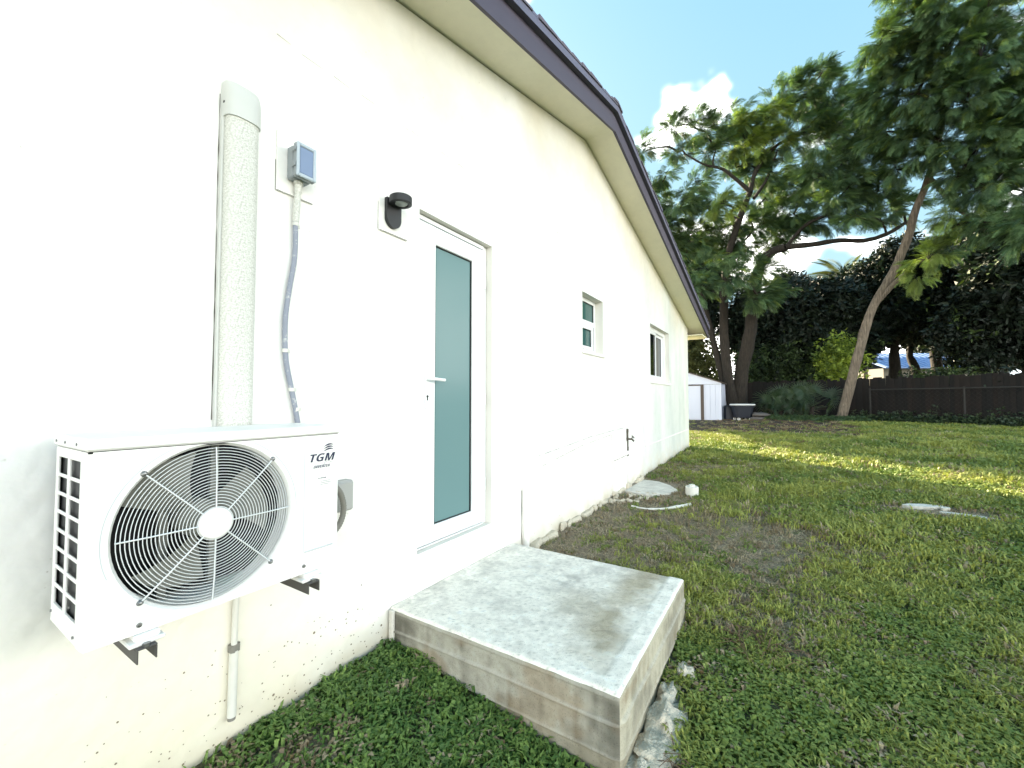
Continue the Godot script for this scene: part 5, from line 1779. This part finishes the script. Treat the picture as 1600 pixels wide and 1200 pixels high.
func _step() -> void:
	var s := thing("concrete_step", "stained concrete step slab below the white door", "step", Vector3(0.67, 0.05, -2.33))
	var x1 := 1.33
	var za := -1.682
	var zb := -2.978
	var top := 0.325
	var st := new_st()
	st.set_smooth_group(0)
	var nx := 120
	var nz := 120
	var h := func(x: float, z: float) -> float:
		var inner := smoothstep(1.245, 1.232, x) * smoothstep(-1.758, -1.771, z)
		var edge := minf(x1 - x, minf(za - z, z - zb))
		return top - 0.004 * inner - 0.012 * pow(clampf(1.0 - edge / 0.014, 0.0, 1.0), 2.0) + 0.0025 * lump.get_noise_2d(x * 12.0, z * 12.0)
	var xs := []
	var zs := []
	for i in nx + 1: xs.append(lerpf(0.004, x1 - 0.02, float(i) / nx))
	xs.append_array([x1 - 0.012, x1 - 0.005, x1])
	zs.append_array([za, za - 0.005, za - 0.012])
	for i in nz + 1: zs.append(lerpf(za - 0.02, zb + 0.02, float(i) / nz))
	zs.append_array([zb + 0.012, zb + 0.005, zb])
	for j in zs.size():
		for i in xs.size():
			st.set_color(_step_top_tint(xs[i], zs[j]))
			st.add_vertex(Vector3(xs[i], h.call(xs[i], zs[j]), zs[j]))
	var w := xs.size()
	for j in zs.size() - 1:
		for i in w - 1:
			var a := j * w + i
			for k in [a, a + w + 1, a + 1, a, a + w, a + w + 1]: st.add_index(k)
	obj("top", st, M.concrete, s)
	# cast sides in three lifts: the lines left by the boards stand a little proud
	st = new_st()
	st.set_smooth_group(0)
	var ys := []
	for i in 110: ys.append(lerpf(-0.22, top - 0.0125, i / 109.0))
	var proud := func(y: float, u: float) -> float:
		var l1 := 0.205 + 0.006 * sin(u * 3.0)
		var l2 := 0.075 + 0.008 * sin(u * 2.0 + 1.0)
		var p := 0.0
		if y < l1: p += 0.008
		if y < l2: p -= 0.003
		p += 0.009 * exp(-pow((y - l1) / 0.005, 2.0)) + 0.007 * exp(-pow((y - l2) / 0.005, 2.0)) + 0.005 * smoothstep(0.292, 0.296, y)
		return p + 0.003 * lump.get_noise_2d(u * 9.0, y * 16.0)
	for face in 3:
		var n := 64
		for j in ys.size() - 1:
			for i in n:
				for q in [[i, j], [i + 1, j + 1], [i + 1, j], [i, j], [i, j + 1], [i + 1, j + 1]]:
					var t: float = float(q[0]) / n
					var y: float = ys[q[1]]
					var edge: float = smoothstep(0.0, 0.02, t) * smoothstep(1.0, 0.98, t) * smoothstep(top - 0.012, top - 0.03, y)
					var p: Vector3
					if face == 0:
						var x := lerpf(0.004, x1, t)
						st.set_color(_step_side_tint(x, y, false))
						p = Vector3(x, y, za + proud.call(y, x) * edge)
					elif face == 1:
						var z := lerpf(za, zb, t)
						st.set_color(_step_side_tint(z, y, true))
						p = Vector3(x1 + proud.call(y, z) * edge, y, z)
					else:
						var x := lerpf(x1, 0.004, t)
						st.set_color(_step_side_tint(x + 5.0, y, false))
						p = Vector3(x, y, zb - proud.call(y, x) * edge)
					st.add_vertex(p)
	obj("sides", st, M.concrete, s)
	# narrow strip of old plaster where the step meets the wall
	st = new_st()
	box(st, Vector3(0.03, 0.235, za + 0.012), Vector3(0.035, 0.17, 0.022), 0.006)
	obj("joint_mortar", st, M.slab_grey, s)


func blob(st: SurfaceTool, at: Vector3, size: Vector3, rough: float, sd: float) -> void:
	st.set_smooth_group(0)
	var n := 14
	var m := 8
	var pt := func(i: int, j: int) -> Vector3:
		var a := TAU * (i % n) / n
		var b := PI * j / m
		var d := Vector3(sin(b) * cos(a), cos(b), sin(b) * sin(a))
		return at + d * size * (1.0 + rough * lump.get_noise_3d(d.x * 3.0 + sd, d.y * 3.0, d.z * 3.0) + rough * 0.6 * lump.get_noise_3d(d.x * 8.0 + sd, d.y * 8.0, d.z * 8.0))
	for j in m:
		for i in n:
			var a: Vector3 = pt.call(i, j)
			var c: Vector3 = pt.call(i + 1, j + 1)
			quad(st, a, pt.call(i + 1, j), c, pt.call(i, j + 1), (a + c) * 0.5 - at)
	st.set_smooth_group(-1)


# ------------------------------------------------------------------ things in the yard
func _yard_things() -> void:
	# spilt mortar at the foot of the step
	var m := thing("mortar_spill", "hardened lump of pale mortar along the right side of the step", "mortar", Vector3(1.42, 0.06, -2.0))
	for q in [[1.39, -1.72, 0.09, 0.032, 0.14], [1.42, -1.90, 0.10, 0.03, 0.16], [1.41, -2.08, 0.08, 0.034, 0.15], [1.385, -2.24, 0.05, 0.03, 0.12], [1.43, -2.44, 0.05, 0.03, 0.06], [1.39, -1.56, 0.08, 0.03, 0.10]]:
		var st := new_st()
		blob(st, Vector3(q[0], ground_y(q[0], q[1]) + 0.012, q[1]), Vector3(q[2], q[3], q[4]), 0.8, q[1] * 7.0)
		obj("lump", st, M.rubble, m)
	var st := new_st()
	blob(st, Vector3(1.57, ground_y(1.57, -1.83) + 0.015, -1.83), Vector3(0.035, 0.028, 0.04), 0.7, 3.0)
	tag(obj("mortar_crumb", st, M.rubble), "small round crumb of mortar beside the mortar lump", "mortar")
	# white cleanout cap
	var g := ground_y(0.88, -5.94)
	var c := thing("cleanout_cap", "white plastic pipe cap standing up out of the grass", "pipe cap", Vector3(0.88, g, -5.94))
	st = new_st()
	lathe(st, Vector3(0.88, g - 0.05, -5.94), Vector3.UP, [[0.066, 0.0], [0.066, 0.09], [0.080, 0.09], [0.080, 0.185], [0.075, 0.193], [0.0, 0.193]], 28)
	obj("cap", st, M.pvc_white, c)
	st = new_st()
	lathe(st, Vector3(0.88, g + 0.143, -5.94), Vector3.UP, [[0.040, 0.0], [0.038, 0.022], [0.033, 0.025], [0.0, 0.025]], 8)
	obj("plug", st, M.pvc_white, c)
	# flat slab by the wall
	st = new_st()
	var sl := [Vector2(0.06, 5.72), Vector2(0.28, 5.62), Vector2(0.44, 5.66), Vector2(0.60, 5.86), Vector2(0.66, 6.15), Vector2(0.50, 6.42), Vector2(0.30, 6.62), Vector2(0.06, 6.66)]
	slab(st, Vector3(0, 0.205, 0), Vector3.RIGHT, Vector3.FORWARD, Vector3.UP, sl, 0.055)
	tag(obj("flat_slab", st, M.slab_grey), "flat broken concrete slab on the ground against the wall", "slab")
	st = new_st()
	for i in 26:
		var x := rnd(0.05, 0.5)
		var z := rnd(-5.75, -5.1)
		blob(st, Vector3(x, ground_y(x, z) + 0.01, z), Vector3(rnd(0.015, 0.05), rnd(0.012, 0.03), rnd(0.015, 0.05)), 0.7, i * 1.7)
	var rb := obj("rubble", st, M.rubble)
	tag(rb, "grey concrete crumbs on the bare soil at the foot of the wall", "rubble")
	rb.set_meta("kind", "stuff")
	# piece of split white pipe
	st = new_st()
	var pp := []
	for q in [[0.36, -5.03], [0.52, -5.05], [0.68, -5.13], [0.82, -5.26], [0.95, -5.42]]: pp.append(Vector3(q[0], ground_y(q[0], q[1]) + 0.022, q[1]))
	var sm := smooth_path(pp, 4)
	tube(st, sm, taper(sm.size(), 0.009, 0.020), 8, true, 0.6)
	tag(obj("split_pipe", st, M.pvc_white), "curved piece of white pipe lying in the grass before the cap", "pipe")
	st = new_st()
	box(st, Vector3(0.72, ground_y(0.72, -9.2) + 0.02, -9.2), Vector3(0.06, 0.02, 0.32), 0.005, Basis(Vector3.UP, 0.9))
	tag(obj("wood_offcut", st, M.pvc_white), "short pale stick on the ground near the far corner of the house", "offcut")
	# broken pale slabs out in the lawn
	var lab := ["left pale flat stone of the pair out in the lawn", "right pale flat stone of the pair out in the lawn", "small pale stone chip beside the pair out in the lawn"]
	var spots := [[3.22, -6.62, 0.24, 0.10, 0.5], [3.52, -6.38, 0.25, 0.06, -0.2], [3.40, -6.62, 0.07, 0.04, 0.9]]
	for i in 3:
		var q: Array = spots[i]
		var o := []
		for k in 9:
			var a := TAU * k / 9.0
			o.append(Vector2(cos(a) * q[2] * rnd(0.75, 1.0), sin(a) * q[3] * rnd(0.7, 1.0)))
		st = new_st()
		var b := Basis(Vector3.UP, q[4])
		slab(st, Vector3(q[0], ground_y(q[0], q[1]) - 0.01, q[1]), b * Vector3.RIGHT, b * Vector3.FORWARD, (Vector3.UP + Vector3(0.05, 0, 0.08)).normalized(), o, 0.04)
		tag(obj("flat_stone", st, M.slab_grey), lab[i], "stone", "flat stones in the lawn")
	# dark tub on wheels by the shed
	var t := thing("wheeled_tub", "dark navy tub on small wheels with a white rim, right of the shed", "tub", Vector3(0.42, 0.6, -20.75))
	var ax := Vector3(0.842, 0, -0.54)
	var az := Vector3(0.54, 0, 0.842)
	var o := Vector3(0.42, 0.6, -20.75)
	var loft := func(sl2: SurfaceTool, lev: Array) -> void:
		for k in lev.size() - 1:
			for i in 20:
				var p := []
				for e in [[k, i], [k, i + 1], [k + 1, i + 1], [k + 1, i]]:
					var a: float = TAU * e[1] / 20.0
					var cx := signf(cos(a)) * pow(absf(cos(a)), 0.45)
					var cy := signf(sin(a)) * pow(absf(sin(a)), 0.45)
					p.append(o + ax * cx * lev[e[0]][0] + az * cy * lev[e[0]][1] + Vector3(0, lev[e[0]][2], 0))
				quad(sl2, p[0], p[1], p[2], p[3], (p[0] + p[2]) * 0.5 - o - Vector3(0, p[0].y - o.y, 0))
	st = new_st()
	loft.call(st, [[0.02, 0.02, 0.12], [0.33, 0.20, 0.12], [0.42, 0.27, 0.58], [0.46, 0.30, 0.60], [0.46, 0.30, 0.66], [0.43, 0.27, 0.66], [0.36, 0.22, 0.30], [0.02, 0.02, 0.30]])
	obj("tub", st, M.tub_navy, t)
	st = new_st()
	loft.call(st, [[0.435, 0.275, 0.64], [0.47, 0.31, 0.655], [0.475, 0.315, 0.69], [0.44, 0.28, 0.71], [0.30, 0.16, 0.69], [0.02, 0.02, 0.70]])
	obj("rim", st, M.rim_white, t)
	for sx in [-1, 1]:
		for sz in [-1, 1]:
			st = new_st()
			var p: Vector3 = o + ax * sx * 0.25 + az * sz * 0.17 + Vector3(0, 0.06, 0)
			lathe(st, p - az * 0.02, az, [[0.0, 0.0], [0.06, 0.0], [0.06, 0.04], [0.0, 0.04]], 14)
			obj("wheel", st, M.rim_white, t)
			st = new_st()
			box(st, p + Vector3(0, 0.05, 0), Vector3(0.04, 0.10, 0.06), 0.005)
			obj("caster", st, M.tub_navy, t)
	st = new_st()
	box(st, o + az * -0.55 + ax * -0.28 + Vector3(0, 0.32, 0), Vector3(0.4, 0.64, 0.35), 0.04, Basis(Vector3.UP, 0.3))
	tag(obj("dark_crate", st, M.tub_navy), "dark box in the shade between the shed and the tub", "box")
	# two sacks
	for i in 2:
		st = new_st()
		blob(st, Vector3(1.02 + i * 0.03, ground_y(1.0, -20.9) + 0.09 + i * 0.155, -20.85), Vector3(0.42 - 0.03 * i, 0.10, 0.26), 0.45, i * 9.0 + 1.0)
		tag(obj("sack", st, M.sack), ["grey sack lying flat on the soil right of the tub", "grey sack lying on top of the other sack"][i], "sack", "sacks by the tub")
	# litter of twigs on the mulch, and dead stalks in the lawn
	st = new_st()
	for i in 260:
		var x := rnd(-0.3, 4.2)
		var z := rnd(-22.0, -14.8)
		var a := rnd(0, TAU)
		var l := rnd(0.1, 0.5)
		var p := Vector3(x, ground_y(x, z) + 0.02, z)
		tube(st, [p, p + Vector3(cos(a) * l * 0.5, rnd(0.0, 0.04), sin(a) * l * 0.5), p + Vector3(cos(a + 0.3) * l, 0.0, sin(a + 0.3) * l)], [0.010, 0.008, 0.005], 4, false)
	var tw := obj("twig_litter", st, M.twig)
	tag(tw, "scattered dry twigs on the dark mulch under the trees", "twigs")
	tw.set_meta("kind", "stuff")
	for q in [[1.75, -2.87, 60, "dry brown stalks in the lawn right of the step"], [1.62, -1.75, 70, "reddish dead stalks at the bottom right of the step"]]:
		st = new_st()
		for i in q[2]:
			var a := rnd(0, TAU)
			var p := Vector3(q[0] + rnd(-0.14, 0.14), 0, q[1] + rnd(-0.14, 0.14))
			p.y = ground_y(p.x, p.z) + 0.012
			var l := rnd(0.06, 0.2)
			tube(st, [p, p + Vector3(cos(a) * l * 0.5, rnd(0.02, 0.05), sin(a) * l * 0.5), p + Vector3(cos(a) * l, rnd(0.0, 0.03), sin(a) * l)], [0.0022, 0.0018, 0.001], 4, false)
		var dd := obj("dead_stalks", st, M.twig)
		tag(dd, q[3], "dead stalks")
		dd.set_meta("kind", "stuff")


# ------------------------------------------------------------------ plants by the fence
func fan_mesh(sd: int) -> Mesh:
	# palmetto leaf, one metre in reach: a fan of folded blades on top of a stalk along +x
	var r := RandomNumberGenerator.new()
	r.seed = sd
	var st := new_st()
	tube(st, [Vector3(0, 0, 0), Vector3(0.25, 0.05, 0), Vector3(0.48, 0.06, 0)], [0.012, 0.009, 0.007], 5, false)
	var hub := Vector3(0.48, 0.06, 0)
	for i in 26:
		var a := lerpf(-2.0, 2.0, i / 25.0)
		var l := (0.52 - 0.07 * absf(a)) * r.randf_range(0.9, 1.08)
		var d := Vector3(cos(a) * 0.72 - 0.05, 0.62 * cos(a) + 0.12 - 0.04 * absf(a), sin(a)).normalized()
		var w := Vector3(-sin(a), 0.25, cos(a)) * 0.8
		var mid := hub + d * l * 0.5 + Vector3(0, 0.02, 0)
		var tip := hub + d * l + Vector3(0, -0.10 - r.randf_range(0.0, 0.08), 0)
		for q in [[hub, mid, 0.006, 0.017], [mid, tip, 0.017, 0.001]]:
			var u: Vector3 = Vector3(0, -0.010, 0)
			quad(st, q[0], q[1], q[1] + w * q[3] + u, q[0] + w * q[2] + u, Vector3.UP)
			quad(st, q[0], q[1], q[1] - w * q[3] + u, q[0] - w * q[2] + u, Vector3.UP)
	st.generate_normals()
	return st.commit()


func _plants() -> void:
	var p := thing("saw_palmetto", "saw palmetto with dark green fan leaves in front of the fence", "palmetto", Vector3(2.4, 0.6, -21.5))
	var fans := [fan_mesh(1), fan_mesh(2)]
	var stems := [Vector3(2.2, 0.55, -21.5), Vector3(2.9, 0.55, -21.9), Vector3(1.8, 0.55, -21.7)]
	for i in 26:
		var s: Vector3 = stems[i % 3]
		var base := s + Vector3(rnd(-0.15, 0.15), rnd(0.1, 0.75), rnd(-0.15, 0.15))
		var yaw := TAU * i * 0.382 + rnd(-0.3, 0.3)
		var lift := rnd(0.1, 1.15)
		if i % 5 == 4: lift = rnd(-0.5, 0.0)
		var b := Basis(Vector3.UP, yaw) * Basis(Vector3.BACK, lift) * Basis(Vector3.RIGHT, rnd(-0.9, 0.9))
		var mi := obj("fan_leaf", fans[i % 2], M.palmetto_dry if lift < 0.0 else M.palmetto_green, p)
		mi.transform = Transform3D(b.scaled_local(Vector3.ONE * rnd(1.15, 1.55)), base - origin_of(p))
	for s in stems:
		var st := new_st()
		tube(st, [s - Vector3(0, 0.1, 0), s + Vector3(0, 0.3, 0), s + Vector3(0.05, 0.65, 0)], [0.11, 0.10, 0.07], 8)
		obj("stem", st, M.bark_dark, p)
	# creeping leaves round the foot of the palmetto and along the fence
	var where := []
	var tint := []
	for i in 1500:
		var x := rnd(1.3, 4.6)
		var z := -21.2 + rnd(-1.0, 1.3) * (1.0 - 0.25 * absf(x - 2.9))
		where.append(Transform3D(Basis(Vector3.UP, rnd(0, TAU)).scaled_local(Vector3.ONE * rnd(0.07, 0.13)), Vector3(x, ground_y(x, z) + rnd(0.03, 0.22) * exp(-pow((z + 21.2) / 0.8, 2.0)), z)))
		tint.append(Color(0.022, 0.048, 0.018).lerp(Color(0.06, 0.10, 0.03), rnd(0, 1)))
	var gc := many("ground_creeper", clumps[1], M.leaf_broad, where, tint, self)
	tag(gc, "low green creeper around the foot of the palmetto and leaning tree", "creeper")
	where = []
	tint = []
	var a := Vector3(4.6, 0, -22.7)
	var b := Vector3(15.0, 0, -16.6)
	for i in 1700:
		var q := a.lerp(b, rnd(0, 1)) + Vector3(rnd(-0.35, 0.3), 0, rnd(-0.35, 0.35))
		where.append(Transform3D(Basis(Vector3.UP, rnd(0, TAU)).scaled_local(Vector3.ONE * rnd(0.08, 0.17)), Vector3(q.x, ground_y(q.x, q.z) + absf(rng.randfn(0, 0.16)), q.z)))
		tint.append(Color(0.016, 0.032, 0.014).lerp(Color(0.04, 0.065, 0.022), rnd(0, 1)))
	gc = many("fence_weeds", clumps[0], M.leaf_broad, where, tint, self)
	tag(gc, "dark weeds growing along the foot of the fence on the right", "weeds")


# ------------------------------------------------------------------ grass
func tuft(n: int, spread: float, high: float, wide: float, flat: float, sd: int) -> Mesh:
	var r := RandomNumberGenerator.new()
	r.seed = sd
	var st := new_st()
	for i in n:
		var a := r.randf_range(0, TAU)
		var o := Vector3(cos(a), 0, sin(a)) * spread * sqrt(r.randf())
		var b := r.randf_range(0, TAU)
		var d := Vector3(cos(b), 0, sin(b))
		var h := high * r.randf_range(0.6, 1.25)
		var l := flat * r.randf_range(0.5, 1.3)
		var w := Vector3(-sin(b), 0, cos(b)) * wide * r.randf_range(0.7, 1.2)
		var p0 := o - Vector3(0, 0.01, 0)
		var p1 := o + d * l * 0.4 + Vector3(0, h * 0.75, 0)
		var p2 := o + d * l + Vector3(0, h * r.randf_range(0.55, 1.0), 0)
		st.add_vertex(p0 - w * 0.5)
		st.add_vertex(p1 + w)
		st.add_vertex(p0 + w * 0.5)
		st.add_vertex(p0 - w * 0.5)
		st.add_vertex(p1 - w)
		st.add_vertex(p1 + w)
		st.add_vertex(p1 - w)
		st.add_vertex(p2)
		st.add_vertex(p1 + w)
	st.generate_normals()
	return st.commit()


func _grass() -> void:
	var zones := [
		# from, to (distance from the step), tufts per square metre, scale
		[0.0, 3.2, 780.0, 1.0, [tuft(15, 0.055, 0.042, 0.0046, 0.046, 1), tuft(11, 0.055, 0.034, 0.0090, 0.034, 2), tuft(12, 0.05, 0.05, 0.0042, 0.055, 3)]],
		[3.2, 7.5, 300.0, 1.35, [tuft(15, 0.065, 0.042, 0.0048, 0.046, 4), tuft(13, 0.065, 0.032, 0.0075, 0.034, 5), tuft(13, 0.06, 0.05, 0.0045, 0.05, 6)]],
		[7.5, 30.0, 85.0, 2.1, [tuft(18, 0.075, 0.030, 0.005, 0.035, 7), tuft(18, 0.075, 0.028, 0.006, 0.03, 8), tuft(18, 0.07, 0.036, 0.004, 0.045, 9)]],
	]
	var hub := Vector2(1.6, -1.6)
	# straw and leaf litter on the worn soil
	var sw := []
	var sc := []
	for i in 26000:
		var x := rnd(0.03, 4.2)
		var z := rnd(-10.5, -2.0)
		if x < 1.35 and z > -2.99: continue
		if x < 0.64 and z < -5.64 and z > -6.66: continue
		if rnd(0, 1) > smoothstep(0.2, 0.7, bare(x, z)) * (1.0 if x < 2.6 else 0.5): continue
		sw.append(Transform3D(Basis.from_euler(Vector3(rnd(-0.15, 0.15), rnd(0, TAU), rnd(-0.15, 0.15))).scaled_local(Vector3.ONE * rnd(0.7, 1.4)), Vector3(x, ground_y(x, z) + 0.004, z)))
		var c := Color(0.50, 0.43, 0.29).lerp(Color(0.22, 0.16, 0.10), rnd(0, 1))
		if rnd(0, 1) < 0.12: c = Color(0.10, 0.15, 0.03)
		sc.append(c)
	var lt := many("straw_litter", tuft(5, 0.05, 0.010, 0.0028, 0.06, 21), M.blade, sw, sc, self)
	lt.set_meta("label", "dry straw and leaf litter strewn over the worn soil past the step")
	lt.set_meta("category", "litter")
	for zi in zones.size():
		var q: Array = zones[zi]
		var where := [[], [], []]
		var tint := [[], [], []]
		var lo := Vector2(0.0, -25.5)
		var hi := Vector2(14.5, 0.9)
		lo = Vector2(maxf(lo.x, hub.x - q[1]), maxf(lo.y, hub.y - q[1]))
		hi = Vector2(minf(hi.x, hub.x + q[1]), minf(hi.y, hub.y + q[1]))
		if zi == 2: lo.x = -3.2
		var n := int((hi.x - lo.x) * (hi.y - lo.y) * q[2])
		for i in n:
			var x := rnd(lo.x, hi.x)
			var z := rnd(lo.y, hi.y)
			var d := Vector2(x, z).distance_to(hub)
			if d < q[0] or d >= q[1]: continue
			if x < 0.02 and z > -10.85: continue
			if x < 1.345 and z < -1.67 and z > -2.99: continue
			if z < -28.4 + 0.584 * (x + 4.6) + 0.1: continue
			if x < -0.35 and z < -20.5: continue
			if x > 1.3 and x < 1.47 + 0.03 * sin(z * 20.0) and z < -1.6 and z > -2.3: continue
			if x < 0.64 and z < -5.64 and z > -6.66: continue
			if Vector2(x - 3.24, (z + 6.6) * 1.6).length() < 0.22 or Vector2(x - 3.52, (z + 6.38) * 2.5).length() < 0.2: continue
			var b := bare(x, z)
			if rnd(0, 1) < smoothstep(0.22, 0.80, b): 
				if rnd(0, 1) > 0.14: continue
			var s: float = q[3] * rnd(0.75, 1.25) * lerpf(1.0, 0.7, b)
			if x < 0.14 and z < -3.0: s *= 0.7
			var t := Basis.from_euler(Vector3(rnd(-0.2, 0.2), rnd(0, TAU), rnd(-0.2, 0.2))).scaled_local(Vector3.ONE * s)
			var k := patch.get_noise_2d(x * 1.3 + 30.0, z * 1.3) * 1.3 + rnd(-0.35, 0.35)
			var v := 1 if k < -0.1 else (0 if k < 0.22 else 2)
			if x < 1.4 and z > -1.8: v = 1 if rnd(0, 1) < 0.7 else 0
			var c := Color(0.130, 0.195, 0.036).lerp(Color(0.320, 0.345, 0.074), clampf(0.5 + k, 0.0, 1.0))
			if x < 1.4 and z > -1.8: c = Color(0.058, 0.136, 0.027).lerp(Color(0.185, 0.285, 0.062), rnd(0, 1))
			var dry := clampf(b * 1.1 - 0.1 + rnd(-0.25, 0.2), 0.0, 1.0)
			if rnd(0, 1) < dry * 0.62 + 0.03: c = Color(0.40, 0.34, 0.22).lerp(Color(0.17, 0.12, 0.07), rnd(0, 1))
			where[v].append(Transform3D(t, Vector3(x, ground_y(x, z), z)))
			tint[v].append(c)
		for v in 3:
			if where[v].is_empty(): continue
			var mi := many("grass", q[4][v], M.blade, where[v], tint[v], self)
			mi.set_meta("kind", "stuff")
			mi.set_meta("label", ["short green lawn grass", "broad-leaved lawn grass", "longer blades of lawn grass"][v] + [" around the concrete step", " in the middle of the yard", " at the back of the yard"][zi])
			mi.set_meta("category", "grass")
